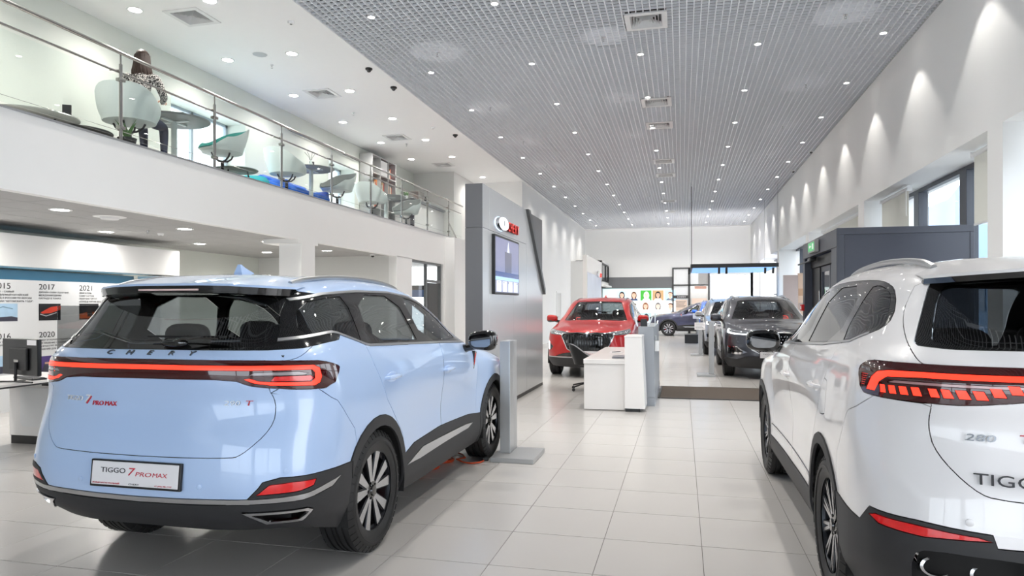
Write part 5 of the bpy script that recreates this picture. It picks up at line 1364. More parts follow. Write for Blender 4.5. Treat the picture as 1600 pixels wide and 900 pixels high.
# glazed door below the gallery
dg = struct(empty('door_3', (FX - .1, 16.18, 0)))
GF = mat('grey_door_frame', rgb(128, 130, 132), .4, .4)
for nm, a in (('door_frame', (0, .07, 0, 2.67)), ('door_frame', (2.25, 2.32, 0, 2.67)), ('door_frame', (.07, 2.25, 2.6, 2.67)), ('door_frame', (1.15, 1.22, 0, 2.6)), ('door_frame', (1.22, 2.25, 2.12, 2.19))):
    MB().bbox(-.04, .04, a[0], a[1], a[2], a[3], .003).build(nm, GF, dg)
MB().box(-.004, .004, .07, 1.15, .05, 2.6).build('pane', GLASS, dg); MB().box(-.004, .004, 1.22, 2.25, 2.19, 2.6).build('pane', GLASS, dg)
MB().bbox(-.02, .03, 1.28, 2.08, .02, 2.11, .004).build('door_leaf', mat('charcoal_door', rgb(58, 58, 58), .4), dg); MB().bbox(.03, .06, 1.92, 2.0, 1.0, 1.1, .004).build('door_handle', STEEL, dg)
# what lies behind that door: a bright outside wall with a blue awning
bk = thing('blue_awning', 'blue awning outside, seen through the glazed door under the gallery', 'awning', (-9.6, 19.6, 1.75))
MB().bbox(0, 2.6, 0, .5, 0, .22, .02).build('valance', mat('blue_awning_cloth', rgb(110, 150, 220), .7), bk); MB().bbox(0, 2.6, .1, .45, .23, .36, .01).build('beam', BLACKF, bk)
for x_ in (.4, 1.4, 2.3): MB().bbox(x_, x_ + .06, .2, .3, -1.75, -.005, .005).build('post', FRAMEM, bk)
# hanging track frame with spots
h = thing('hanging_light_frame', 'black suspended track frame with a pale blue lit underside near the back', 'light frame', (.30, 25.0, 2.80))
f = MB(); f.bbox(0, 2.9, 0, .06, 0, .13, .004); f.bbox(0, .06, .06, 3.94, 0, .13, .004); f.bbox(2.84, 2.9, .06, 3.94, 0, .13, .004); f.build('track', BLACKF, h)
MB().box(.07, 2.83, .07, 3.93, -.012, -.002).build('light_cloth', mat('pale_blue_light_cloth', rgb(150, 200, 255), .5, emit=(.32, .62, 1, 1), estr=.5, vary=0), h); MB().box(.065, 2.835, .065, 3.935, 0, .006).build('cover_plate', BLACKF, h)  # opaque plate added above the cloth to keep its glow off the ceiling
for x_, y_, w_ in ((.03, .03, .012), (2.87, .03, .003), (.03, 3.9, .003), (2.87, 3.9, .003)): MB().tube([(x_, y_, .13), (x_, y_, 2.85)], w_, 6).build('hanger', BLACKF, h)
for x_, y_, tl in ((-.05, .1, 0), (-.04, .3, 0), (1.2, .02, 15), (2.5, .3, 20), (2.75, .2, 20), (.95, -.02, 10)):
    o = MB().lathe([(.035, -.22), (.04, -.2), (.04, -.02), (.02, 0)], n=12).build('spot_head', BLACKP, h); o.location = (x_, y_, 0); o.rotation_euler = (R(tl), 0, 0)
for x_, tx in ((.3, -18), (1.45, -6), (2.6, 8)):  # three extra heads, added to brighten the back wall
    o = MB().lathe([(.035, -.22), (.04, -.2), (.04, -.02), (.02, 0)], n=12).build('spot_head', BLACKP, h); o.location = (x_, 3.8, .02); o.rotation_euler = (R(92), 0, R(-tx))
    d_ = bpy.data.lights.new('spot', 'SPOT'); d_.energy = 320; d_.spot_size = R(120); d_.spot_blend = 1.0; d_.shadow_soft_size = .04; d_.color = (1, .97, .93)
    lo = bpy.data.objects.new('spot', d_); C.objects.link(lo); lo.parent = o; lo.location = (0, 0, -.24)
# low black plinth in the aisle
pl_ = thing('low_plinth', 'low black display plinth on the floor before the purple-grey car', 'plinth', (.10, 27.4, 0))
MB().bbox(0, .5, 0, 1.0, .03, .36, .01).build('box', BLACKF, pl_); MB().bbox(.03, .47, .03, .97, 0, .028, .004).build('foot', ALU, pl_)
# purple-grey car, side on
pc = copy_tree(blue)
pc['label'] = 'purple-grey crossover seen side-on at the far end of the hall'
pc.location = (2.02, 35.4, 0); pc.rotation_euler = (0, 0, R(90))
repaint(pc, paint('purple_grey_metallic_paint', rgb(80, 82, 106), .5, .3))
# lettering and badges of the pale blue car are its own
for c_ in list(pc.children):
    if c_.name.split('.')[0] in ('tailgate_badge', 'tailgate_letter', 'number_plate'):
        for k in list(c_.children): bpy.data.objects.remove(k)
        bpy.data.objects.remove(c_)
# building outside the windows
ob = thing('building', 'pale blue-grey building outside the big window above the entrance lobby', 'building', (14.0, 36.0, 0))
OBM = mat('pale_blue_render', rgb(150, 176, 206), .8, scale=.6, vary=.06)
fixn(MB().prism([(0, 0), (16, 0), (16, 5.6), (9, 7.2), (6, 7.2), (0, 9.0)], 0, 6, axis=0).build('walls', OBM, ob))
for k in range(4): MB().bbox(-.05, -.002, 1.2 + 3.4 * k, 2.6 + 3.4 * k, 1.2, 3.6, .01).build('window', mat('outside_dark_glass', rgb(96, 116, 140), .2), ob)
struct(MB().box(4.6, 60, -30, 80, -.3, -.12).build('ground_outside', mat('grey_paving_outside', rgb(168, 168, 166), .9, scale=.5, vary=.06)))
ORD2 = ['first', 'second', 'third', 'fourth', 'fifth', 'sixth', 'seventh', 'eighth', 'ninth']
# ---------------------------------------------------------------- gallery railing
rl = thing('gallery_railing', 'stainless steel railing with clear glass panels along the gallery edge', 'railing', (-6.55, 0, 3.49))
PY = [5.27 + 1.73 * k for k in range(9)]
RXO = -.05
for k, y in enumerate(PY):
    m = MB(); m.tube([(RXO, y, 0), (RXO, y, .93)], .021, 12); m.tube([(RXO, y, .93), (RXO, y, 1.045)], .010, 8)
    o = m.build('post', STEEL, rl)
    for z in (.16, .74): MB().bbox(RXO - .035, RXO + .035, y - .045, y + .045, z - .02, z + .02, .006).build('glass_clamp', STEEL, o)
    MB().tube([(RXO, y, .86), (RXO - .10, y - .02, .865), (RXO - .14, y - .02, .865)], .008, 6).build('rail_bracket', STEEL, o)
MB().tube([(RXO + .02, -4, 1.06), (RXO + .02, 20.38, 1.06)], .022, 12).build('handrail', STEEL, rl)
MB().tube([(RXO - .06, -4, 1.085), (RXO - .06, 20.38, 1.085)], .012, 10).build('upper_bar', STEEL, rl)
MB().tube([(RXO - .04, -4, .845), (RXO - .04, 20.38, .845)], .014, 10).build('middle_rail', STEEL, rl)
RG = glassmat('railing_glass', (.95, .975, .965, 1), .04)
ys = [-4] + PY + [20.36]
for a, b_ in zip(ys[:-1], ys[1:]):
    MB().box(RXO - .005, RXO + .005, a + .05, b_ - .05, .05, .78).build('glass_panel', RG, rl)
wl = MB(); wl.tube([(RXO, -4, .12), (RXO, 20.3, .12)], .003, 4); wl.build('steel_wire', STEEL, rl)

# ---------------------------------------------------------------- gallery furniture
F = 3.52
struct(MB().box(-8.2, -6.66, -6, 20.4, 3.40, F).build('floor_gallery', mat('grey_gallery_floor', rgb(170, 168, 165), .4)))
PALEG = mat('pale_sage_plastic', rgb(214, 222, 220), .4); TEAL = mat('teal_felt', rgb(34, 138, 130), .85, scale=60, vary=.1); GREYF = mat('grey_felt', rgb(112, 116, 114), .85, scale=60, vary=.08)
BLKM = mat('black_steel', rgb(26, 26, 28), .4, .5)
def tub_chair(x, y, rz, label, cloth, grp=None):
    r = thing('tub_chair', label, 'chair', (x, y, F), rz, grp)
    m = MB(); bucket(m, .36, .33, .40, .86, .62, flare=1.08); fixn(m.build('shell', PALEG, r))
    m = MB(); bucket(m, .345, .315, .425, .852, .612, flare=1.08); m.build('upholstery', cloth, r)
    m = MB(); m.tube([(0, 0, .03), (0, 0, .30)], .028, 10)
    for q in (-1, 1):
        m.tube([(0, 0, .29), (q * .09, 0, .30), (q * .17, 0, .35), (q * .20, 0, .405)], .014, 8); m.tube([(0, 0, .29), (0, q * .09, .30), (0, q * .16, .35), (0, q * .19, .405)], .014, 8)
    m.build('pedestal', BLKM, r)
    m = MB()
    for k in range(4):
        a = math.pi / 4 + k * math.pi / 2; m.tube([(0, 0, .06), (.30 * math.cos(a), .30 * math.sin(a), .016)], .018, 8, rads=[.026, .014])
    m.build('star_foot', BLKM, r)
    return r
def cafe_table(x, y, label, rad=.45, h=.72):
    r = thing('cafe_table', label, 'table', (x, y, F))
    m = MB().lathe([(rad - .03, h - .022), (rad, h - .006), (rad, h), (.0001, h)], n=48, caps=False); m.lathe([(.0001, h - .022), (rad - .03, h - .022)], n=48, caps=False); m.build('table_top', mat('grey_table_laminate', rgb(134, 138, 138), .5), r)
    MB().tube([(0, 0, .012), (0, 0, h - .03)], .042, 16).build('leg', PALEG, r)
    m = MB(); m.box(-.25, .25, -.02, .02, h - .042, h - .023); m.box(-.02, .02, -.25, .25, h - .042, h - .023); m.build('top_bracket', PALEG, r)
    MB().lathe([(.22, 0), (.22, .008), (.05, .014), (.0001, .014)], n=28, caps=False).build('foot_plate', PALEG, r)
    return r
def menu(x, y, z, label, rz=0):
    r = thing('menu_stand', label, 'menu stand', (x, y, z), rz)
    MB().bbox(-.05, .05, -.004, .004, 0, .2, .002).build('card', BLACKP, r); MB().bbox(-.055, .055, -.03, .03, -.0, .008, .002).build('foot', mat('clear_foot', rgb(200, 210, 212), .1), r)
    return r
cafe_table(-7.28, 8.72, 'round grey café table beside the seated woman', .5)
cafe_table(-7.22, 12.5, 'round grey café table between two shell chairs, dried twigs on it', .46)
cafe_table(-7.26, 16.2, 'round grey café table in front of the gallery bookcase', .5)
tub_chair(-7.16, 7.74, R(22), 'pale sage shell chair that the woman sits on', GREYF)
tub_chair(-7.16, 9.66, R(160), 'pale shell chair with teal lining and a grey scarf on it', TEAL)
tub_chair(-7.15, 11.5, R(-25), 'empty pale shell chair turned away, by the blue sofa', GREYF)
tub_chair(-7.15, 13.45, R(165), 'grey-lined shell chair facing left, second table of the gallery', GREYF)
tub_chair(-7.15, 15.15, R(-20), 'pale shell chair seen from behind in front of the gallery window and bookcase', GREYF)
tub_chair(-7.15, 17.25, R(165), 'grey-lined shell chair facing left, beside the gallery bar', GREYF)
menu(-7.4, 9.0, F + .722, 'upright black menu card on the café table by the woman', .5)
menu(-7.35, 12.75, F + .722, 'tall black menu card on the table with dried twigs', .5)
sc = thing('scarf', 'crumpled grey scarf lying in the teal chair', 'scarf', (-7.16, 9.64, F + .452))
random.seed(3)
m = MB()
for k in range(3):
    pts = [(-.2 + .05 * i + .01 * k, .06 * math.sin(i * 1.3 + k) - .05 + .03 * k, .03 + .03 * k + .012 * math.cos(i * 2.1)) for i in range(9)]
    m.tube(pts, .034, 8, rads=[.012, .03, .038, .034, .04, .034, .038, .03, .012])
m.build('folds', mat('grey_wool_scarf', rgb(150, 142, 138), .95, scale=40, vary=.3, bump=.3), sc)
tw = thing('dried_twigs', 'few bare twigs in a small vase on the second café table', 'twigs', (-7.08, 12.25, F + .721))
MB().lathe([(.03, 0), (.035, .04), (.018, .09), (.022, .11)], n=14).build('vase', PALEG, tw)
for k, (dx, dy) in enumerate(((-.10, -.06), (.02, .02), (.08, .05), (-.02, -.10))): MB().tube([(0, 0, .06), (dx * .3, dy * .3, .17), (dx, dy, .26)], .004, 5).build('twig', BLKM, tw)
# low round tables at the near end
def low_table(x, y, rad, h, col, label):
    r = thing('low_table', label, 'table', (x, y, F))
    m = MB().lathe([(.0001, h - .025), (rad - .02, h - .025), (rad, h - .01), (rad, h), (.0001, h)], n=40, caps=False); m.build('table_top', col, r)
    m = MB()
    for k in range(3):
        a = k * 2.094 + .4; m.tube([(rad * .5 * math.cos(a), rad * .5 * math.sin(a), h - .03), (rad * .7 * math.cos(a), rad * .7 * math.sin(a), 0.004)], .014, 8)
    m.build('legs', BLKM, r)
low_table(-7.62, 6.72, .50, .27, mat('light_grey_top', rgb(186, 188, 184), .6), 'light grey low round table at the near end of the gallery')
low_table(-7.60, 7.36, .40, .24, mat('dark_grey_top', rgb(84, 86, 84), .6), 'dark grey low round table at the near end of the gallery')
low_table(-7.40, 10.35, .36, .30, mat('slate_green_top', rgb(104, 118, 112), .6), 'slate green low round table near the blue sofa')
menu(-7.42, 7.02, F + .275, 'small black card on the light grey low table', .6)
ot = thing('pouf', 'turquoise pouf beside the blue sofa', 'pouf', (-7.6, 11.15, F))
MB().lathe([(.24, .002), (.27, .08), (.27, .26), (.22, .32), (.0001, .325)], n=28).build('cushion', mat('turquoise_felt', rgb(40, 176, 186), .8), ot); MB().lathe([(.2, 0), (.2, .0015)], n=20).build('base', BLKM, ot)
so = thing('sofa', 'low bright blue sofa behind the gallery glass', 'sofa', (-7.62, 12.6, F))
BLUES = mat('bright_blue_felt', rgb(28, 108, 214), .8, scale=50, vary=.06)
MB().bbox(-.35, .35, -.8, .8, .10, .30, .06).build('seat', BLUES, so); MB().bbox(-.38, -.2, -.8, .8, .20, .52, .06).build('backrest', BLUES, so)
for q in (-.82, .72): MB().bbox(-.35, .3, q, q + .12, .1, .40, .04).build('armrest', BLUES, so)
for x_ in (-.3, .26):
    for y_ in (-.7, .66): MB().bbox(x_, x_ + .04, y_, y_ + .04, 0, .10, .004).build('leg', BLKM, so)
pl = thing('potted_plant', 'green sword-leaved plant on the gallery floor by the railing post', 'plant', (-6.90, 7.42, F))
MB().lathe([(.09, 0), (.11, .10), (.115, .12), (.10, .12)], n=18).build('pot', BLACKP, pl)
LEAFM = mat('sword_leaf_green', rgb(72, 116, 48), .5, scale=30, vary=.25)
random.seed(9)
for k in range(9):
    a = k * .75; r0 = .03; tilt = random.uniform(.06, .16); hh = random.uniform(.16, .30); w = .022
    ca, sa = math.cos(a), math.sin(a); vs = []
    for t, ww in ((0, .6), (.35, 1), (.7, .8), (1, .02)):
        rr = r0 + tilt * t * t; c_ = (rr * ca, rr * sa, .10 + hh * t)
        vs += [(c_[0] - sa * w * ww, c_[1] + ca * w * ww, c_[2]), (c_[0] + ca * .006, c_[1] + sa * .006, c_[2]), (c_[0] + sa * w * ww, c_[1] - ca * w * ww, c_[2])]
    fs = [(i * 3 + j, i * 3 + j + 1, i * 3 + 4 + j, i * 3 + 3 + j) for i in range(3) for j in (0, 1)]
    MB().add(vs, fs, 0, True).build('leaf', LEAFM, pl)
# bookcase
bc = thing('bookcase', 'open grey bookcase against the gallery wall by the bar', 'bookcase', (-8.18, 16.6, F))
GB = mat('grey_shelf_board', rgb(176, 176, 176), .5)
m = MB()
for y_ in (0, .5, 1.0, 1.5): m.bbox(0, .36, y_, y_ + .03, 0, 1.95, .003)
m.build('uprights', GB, bc)
for z_ in (.02, .55, 1.0, 1.45, 1.92):
    for y_ in (.03, .53, 1.03): MB().bbox(.0, .355, y_ + .001, y_ + .469, z_, z_ + .025, .002).build('shelf', GB, bc)
MB().box(0, .01, .03, 1.5, .05, 1.92).build('back', WPLAST, bc)
MB().bbox(.0, .34, .535, .995, 1.48, 1.88, .004).build('white_door', WPLAST, bc)
bk_c = [rgb(176, 40, 40), rgb(206, 130, 70), rgb(60, 62, 66), rgb(214, 210, 204), rgb(196, 160, 120)]
k = 0
random.seed(21)
for y0, z_, n_, sh_ in ((1.06, 1.025, 6, 'right middle shelf'), (.56, 1.025, 5, 'centre shelf'), (1.06, 1.475, 5, 'upper right shelf'), (.08, 1.025, 6, 'left middle shelf'), (.08, .575, 5, 'lower left shelf')):
    y_ = y0
    for i in range(n_):
        t_ = random.uniform(.03, .055); hh = random.uniform(.2, .3); c_ = k % 5
        b_ = MB().bbox(-8.18 + .1, -8.18 + .32, 16.6 + y_, 16.6 + y_ + t_, F + z_ + .001, F + z_ + hh, .003).build('book', mat('book_cover_%d' % c_, bk_c[c_], .5))
        tag(b_, ['red', 'tan', 'dark', 'white', 'beige'][c_] + ' book, ' + ORD2[i] + ' from the left on the ' + sh_ + ' of the gallery bookcase', 'book', 'books in the gallery bookcase'); y_ += t_ + .006; k += 1
# bar counter with things on it
br = thing('bar_counter', 'white bar counter with a dark worktop at the end of the gallery', 'bar', (-7.75, 17.9, F))
MB().bbox(0, .55, 0, 2.45, .0, .86, .004).build('front', WGLOSS, br); MB().bbox(-.05, .62, -.05, 2.47, .861, .93, .004).build('worktop', mat('dark_grey_worktop', rgb(96, 98, 102), .35), br)
MB().bbox(.5, .6, -.12, -.055, 0, .93, .004).build('end_post', BLKM, br)
CNT = {}
def jar(x, y, kind):
    CNT[kind] = CNT.get(kind, -1) + 1; od = ORD2[CNT[kind]] + ' from the plant end'
    z = F + .932
    if kind == 'bottle':
        o = thing('bottle', 'dark bottle standing on the gallery bar, ' + od, 'bottle', (x, y, z), 0, 'bottles on the gallery bar')
        MB().lathe([(.035, 0), (.036, .16), (.014, .22), (.014, .27)], n=14).build('glass_body', mat('dark_bottle_glass', rgb(34, 36, 34), .08), o); MB().lathe([(.016, .271), (.016, .30)], n=12).build('cap', BLACKP, o)
    elif kind == 'cup':
        o = MB().lathe([(.025, 0), (.04, .08), (.036, .08), (.022, .006), (.0001, .006)], (0, 0, 0), n=16, caps=False).build('cup', WPLAST); o.location = (x, y, z)
        tag(o, 'white cup in the row on the gallery bar, ' + od, 'cup', 'cups on the gallery bar')
    else:
        o = MB().lathe([(.03, 0), (.034, .12), (.031, .12), (.027, .006), (.0001, .006)], n=16, caps=False).build('tumbler', GLASS); o.location = (x, y, z)
        tag(o, 'clear drinking glass on the gallery bar, ' + od, 'glass', 'drinking glasses on the gallery bar')
for k in range(3): jar(-7.45, 19.35 + .12 * k, 'bottle')
for k in range(5): jar(-7.35, 18.15 + .14 * k, 'cup')
for k in range(3): jar(-7.52, 18.2 + .16 * k, 'glass')
for k in range(4): jar(-7.3, 19.0 + .13 * k, 'cup')
cm = thing('coffee_machine', 'steel espresso machine on the gallery bar', 'coffee machine', (-7.6, 18.75, F + .932))
MB().bbox(-.12, .22, 0, .45, .05, .36, .02).build('body', STEEL, cm); MB().bbox(-.12, .24, -.01, .46, 0, .05, .004).build('drip_tray', BLACKP, cm); MB().tube([(.22, .14, .22), (.30, .14, .2)], .014, 8).build('portafilter', BLACKP, cm)
fp = thing('small_potted_plant', 'little green plant in a pot at the near end of the gallery bar', 'plant', (-7.45, 17.95, F + .932))
MB().lathe([(.04, 0), (.055, .09), (.045, .09)], n=14).build('pot', WPLAST, fp)
for k in range(8): blob(fp, 'leaf', (.05 * math.cos(k * .8), .05 * math.sin(k * .8), .13 + .02 * (k % 3)), (.035, .025, .03), LEAFM, 8)
# handrail of the stair seen through the end glass
MB().tube([(-6.75, 19.6, F + .42), (-6.75, 20.25, F + .06)], .022, 10).build('stair_handrail', STEEL)
o = bpy.data.objects['stair_handrail']; tag(o, 'short sloping steel handrail behind the last glass panel', 'handrail')
# curtain rail on the gallery wall
MB().tube([(-8.15, 13.2, 5.25), (-8.15, 18.6, 5.25)], .012, 8).build('wall_rail', BLKM); tag(bpy.data.objects['wall_rail'], 'thin dark picture rail high on the gallery wall above the bookcase', 'rail')

# ---------------------------------------------------------------- the woman
def skin_body(name, joints, links, root, parent, mats, pick, sub=2):
    me = bpy.data.meshes.new(name); names = list(joints)
    me.from_pydata([joints[n][0] for n in names], [(names.index(a), names.index(b)) for a, b in links], [])
    o = bpy.data.objects.new(name, me); C.objects.link(o)
    m = o.modifiers.new('skin', 'SKIN'); m.use_smooth_shade = True; m.branch_smoothing = .6
    lay = me.skin_vertices[0] if me.skin_vertices else None
    for i, n in enumerate(names):
        r = joints[n][1]; r = r if isinstance(r, tuple) else (r, r)
        me.skin_vertices[0].data[i].radius = r
        me.skin_vertices[0].data[i].use_root = (n == root)
    s_ = o.modifiers.new('sub', 'SUBSURF'); s_.levels = sub; s_.render_levels = sub
    dg = bpy.context.evaluated_depsgraph_get(); dg.update()
    m2 = bpy.data.meshes.new_from_object(o.evaluated_get(dg)); bpy.data.objects.remove(o)
    m2.materials.clear()
    for ml in mats: m2.materials.append(ml)
    for p_ in m2.polygons: p_.material_index = pick(p_.center); p_.use_smooth = True
    m2.name = name
    o = bpy.data.objects.new(name, m2); C.objects.link(o); o.parent = parent
    return o
SKINM = mat('skin', rgb(226, 182, 158), .5, vary=.05); HAIRM = mat('dark_brown_hair', rgb(58, 40, 32), .5, scale=40, vary=.35, bump=.3); JEAN = mat('dark_blue_denim', rgb(38, 44, 66), .8, scale=60, vary=.15)
KNIT = mat('black_white_knit', rgb(110, 108, 106), .9)
nt = KNIT.node_tree; vo = nt.nodes.new('ShaderNodeTexNoise'); vo.inputs['Scale'].default_value = 75; vo.inputs['Detail'].default_value = 1
tc = nt.nodes.new('ShaderNodeTexCoord'); cr_ = nt.nodes.new('ShaderNodeValToRGB'); cr_.color_ramp.interpolation = 'CONSTANT'
cr_.color_ramp.elements[0].color = rgb(34, 33, 34); cr_.color_ramp.elements[1].color = rgb(224, 220, 214); cr_.color_ramp.elements[1].position = .52
nt.links.new(tc.outputs['Object'], vo.inputs['Vector']); nt.links.new(vo.outputs['Fac'], cr_.inputs[0]); nt.links.new(cr_.outputs[0], nt.nodes['Principled BSDF'].inputs['Base Color'])
wo = thing('person', 'woman with long dark hair in a black and white knit sitting on a gallery chair', 'person', (-7.14, 7.90, F), R(24))
J = {'pelvis': ((0, .02, .54), (.155, .13)), 'waist': ((0, .03, .72), (.13, .105)), 'chest': ((0, .05, .97), (.155, .115)), 'neckb': ((0, .07, 1.16), (.075, .07)), 'neck': ((0, .09, 1.22), (.052, .052)), 'head0': ((0, .11, 1.29), (.06, .06)),
     'shl': ((-.185, .05, 1.11), .07), 'ell': ((-.26, .13, .85), .052), 'wrl': ((-.15, .40, .76), .036), 'pl_': ((-.12, .47, .765), (.042, .022)),
     'shr': ((.185, .05, 1.11), .07), 'elr': ((.26, .17, .86), .052), 'wrr': ((.16, .42, .86), .036), 'pr_': ((.14, .48, .90), (.042, .022)),
     'hpl': ((-.10, .08, .51), .095), 'knl': ((-.12, .50, .52), .070), 'anl': ((-.12, .55, .11), .045), 'tol': ((-.12, .68, .045), (.042, .036)),
     'hpr': ((.10, .08, .51), .095), 'knr': ((.16, .49, .52), .070), 'anr': ((.18, .42, .11), .045), 'tor': ((.19, .55, .045), (.042, .036))}
Lk = [('pelvis', 'waist'), ('waist', 'chest'), ('chest', 'neckb'), ('neckb', 'neck'), ('neck', 'head0'), ('chest', 'shl'), ('shl', 'ell'), ('ell', 'wrl'), ('wrl', 'pl_'), ('chest', 'shr'), ('shr', 'elr'), ('elr', 'wrr'), ('wrr', 'pr_'),
      ('pelvis', 'hpl'), ('hpl', 'knl'), ('knl', 'anl'), ('anl', 'tol'), ('pelvis', 'hpr'), ('hpr', 'knr'), ('knr', 'anr'), ('anr', 'tor')]
for sg, w in ((-1, 'l'), (1, 'r')):
    base = Vector(J['p%s_' % w][0])
    for k, (dx, ln) in enumerate(((-.030, .062), (-.010, .072), (.011, .068), (.030, .052))):
        a = base + Vector((dx, .035, .0)); b_ = a + Vector((dx * .2, ln * .55, -.008)); c_ = b_ + Vector((0, ln * .4, -.024))
        for q, (p_, r_) in enumerate(((a, .0105), (b_, .0095), (c_, .0075))): J['f%s%d%d' % (w, k, q)] = (tuple(p_), r_)
        Lk += [('p%s_' % w, 'f%s%d0' % (w, k)), ('f%s%d0' % (w, k), 'f%s%d1' % (w, k)), ('f%s%d1' % (w, k), 'f%s%d2' % (w, k))]
    a = base + Vector((-sg * .045, -.005, -.005)); b_ = a + Vector((-sg * .018, .04, -.01))
    J['t%s0' % w] = (tuple(a), .012); J['t%s1' % w] = (tuple(b_), .009); Lk += [('p%s_' % w, 't%s0' % w), ('t%s0' % w, 't%s1' % w)]
def pick(c):
    if c.z < .09: return 3
    if c.y > .415 and c.z > .73: return 0
    if c.z > 1.185: return 0
    if c.z < .62 and (c.z < .60 or c.y > .2): return 2
    return 1
skin_body('body', J, Lk, 'pelvis', wo, [SKINM, KNIT, JEAN, BLACKP], pick)
def headshape(v):
    v = v.copy()
    if v.z < 0: v.x *= 1 - .28 * (-v.z) ** 1.5; v.y += .10 * (-v.z)
    return v
hd = blob(wo, 'head', (0, .135, 1.265), (.078, .098, .118), SKINM, 24, headshape)
m = MB(); m.add([(0, .24, 1.285), (-.016, .228, 1.235), (.016, .228, 1.235), (0, .256, 1.243), (0, .222, 1.295)], [(0, 3, 1), (0, 2, 3), (1, 3, 2), (4, 1, 2)]); m.build('nose', SKINM, hd)
for q in (-1, 1):
    blob(hd, 'eye', (q * .030, .222, 1.272), (.013, .008, .008), WPLAST, 10); blob(hd, 'iris', (q * .030, .2285, 1.272), (.006, .003, .006), HAIRM, 8); blob(hd, 'ear', (q * .079, .13, 1.26), (.012, .02, .032), SKINM, 10)
blob(hd, 'mouth', (0, .228, 1.212), (.026, .008, .008), mat('lip_tint', rgb(186, 96, 92), .5), 12)
def hairshape(v):
    v = v.copy()
    if v.y > .35 and v.z < .45: v.y = .35 + (v.y - .35) * .1
    return v
ha = blob(wo, 'hair', (0, .115, 1.285), (.094, .112, .118), HAIRM, 28, hairshape)
m = MB(); random.seed(5)
for k in range(46):
    a = math.pi * (1.0 + k / 45.0); x0, y0 = .086 * math.cos(a), .115 + .098 * math.sin(a)
    sw = random.uniform(-.012, .012)
    m.tube([(x0, y0, 1.29 + random.uniform(-.02, .03)), (x0 * 1.12, y0 - .01, 1.20), (x0 * 1.25 + sw, y0 - .025, 1.10), (x0 * 1.35 + sw * 2, y0 - .02 + .02 * abs(math.cos(a)), .98 + random.uniform(-.05, .05))], .012, 5, rads=[.016, .018, .015, .005])
m.build('long_strands', HAIRM, ha)

for o_ in (hd, ha): o_.location.z = .09
# ---------------------------------------------------------------- small ceiling fittings
def dome(x, y, z, label, white=False, grp=None):
    r = thing('dome_camera', label, 'camera', (x, y, z), 0, grp)
    MB().lathe([(.05, -.03), (.062, -.02), (.062, 0)], n=20).build('housing', WPLAST if white else BLACKP, r); blob(r, 'dome', (0, 0, -.03), (.042, .042, .04), GLOSSB, 14)
dome(-5.32, 11.16, 5.648, 'black dome camera on the white ceiling edge, nearest of the three')
dome(-5.32, 12.23, 5.648, 'black dome camera on the white ceiling edge, middle of the three')
dome(-5.35, 16.0, 5.648, 'black dome camera on the white ceiling edge, farthest of the three')
dome(3.40, 20.1, 5.66, 'dark dome camera in the grid ceiling corner by the right wall, nearer one', True)
dome(3.36, 22.9, 5.66, 'dark dome camera in the grid ceiling corner by the right wall, farther one', True)
dome(-6.97, 14.8, 2.682, 'white-bodied dome camera under the gallery by the white beam', True)
def sprinkler(x, y, z, label, grp):
    r = thing('sprinkler', label, 'sprinkler', (x, y, z), 0, grp)
    MB().lathe([(.03, -.004), (.032, 0)], n=16).build('rosette', CHROME, r)
    m = MB(); m.tube([(0, 0, 0), (0, 0, -.03)], .008, 6); m.tube([(-.014, 0, -.02), (-.012, 0, -.05), (0, 0, -.055), (.012, 0, -.05), (.014, 0, -.02)], .003, 5); m.lathe([(.018, -.058), (.018, -.055)], n=12); m.build('head', ALU, r)
    return r
for k, y in enumerate((10.6, 13.65, 16.6)): sprinkler(-6.87, y, 5.648, 'small sprinkler head in the plain gallery ceiling, ' + ('nearest', 'middle', 'farthest')[k] + ' of three', 'gallery sprinklers')
sprinkler(-8.17, 9.2, 2.682, 'single sprinkler head in the tiled ceiling under the gallery', None)
SHM = mat('pale_sprinkler_shield', rgb(240, 242, 245), .5)
for i, x in enumerate((-3.9, -1.18, 2.28)):
    for j, y in enumerate((10.75, 13.98, 17.1, 20.2, 23.4, 26.6, 29.8, 33.0)):
        rs = .34 if i == 1 else .44
        r = sprinkler(x, y, 5.645, 'sprinkler with pale round shield above the lattice, ' + ('left', 'centre', 'right')[i] + ' row, ' + ORD[j], 'grid ceiling sprinklers, ' + ('left', 'centre', 'right')[i] + ' row')
        MB().lathe([(rs, .048), (rs, .055), (.0001, .055)], n=32, caps=False).build('shield', SHM, r)
        m = MB().lathe([(.0001, .0475), (rs, .0475)], n=32, caps=False); fixn(m.build('shield_face', SHM, r))
sp = thing('ceiling_speaker', 'flat grey round speaker in the plain gallery ceiling', 'speaker', (-6.77, 10.1, 5.648))
MB().lathe([(.0001, -.006), (.10, -.006), (.115, -.002), (.115, 0)], n=28, caps=False).build('grille', mat('grey_speaker_mesh', rgb(186, 190, 194), .6, scale=200, vary=.1), sp); MB().lathe([(.116, -.004), (.124, 0)], n=28, caps=False).build('rim', WPLAST, sp)
sp = thing('recessed_speaker', 'round white speaker with a raised ring in the tiled ceiling under the gallery', 'speaker', (-7.42, 7.68, 2.682))
MB().lathe([(.0001, -.03), (.09, -.03), (.11, -.02), (.12, -.004), (.19, -.002), (.2, 0)], n=32, caps=False).build('cone', WPLAST, sp); MB().lathe([(.09, -.032), (.105, -.034), (.115, -.022)], n=32, caps=False).build('ring', WPLAST, sp)
for k, (x, y) in enumerate(((-5.55, 9.05), (-5.63, 15.2))):
    r = thing('smoke_detector', 'small round smoke detector on the white ceiling strip, ' + ('near', 'far') [k] + ' one', 'smoke detector', (x, y, 5.648)); MB().lathe([(.03, -.035), (.045, -.03), (.05, 0)], n=18).build('body', WPLAST, r); MB().lathe([(.012, -.04), (.02, -.036)], n=12).build('sensor', GREYF, r)
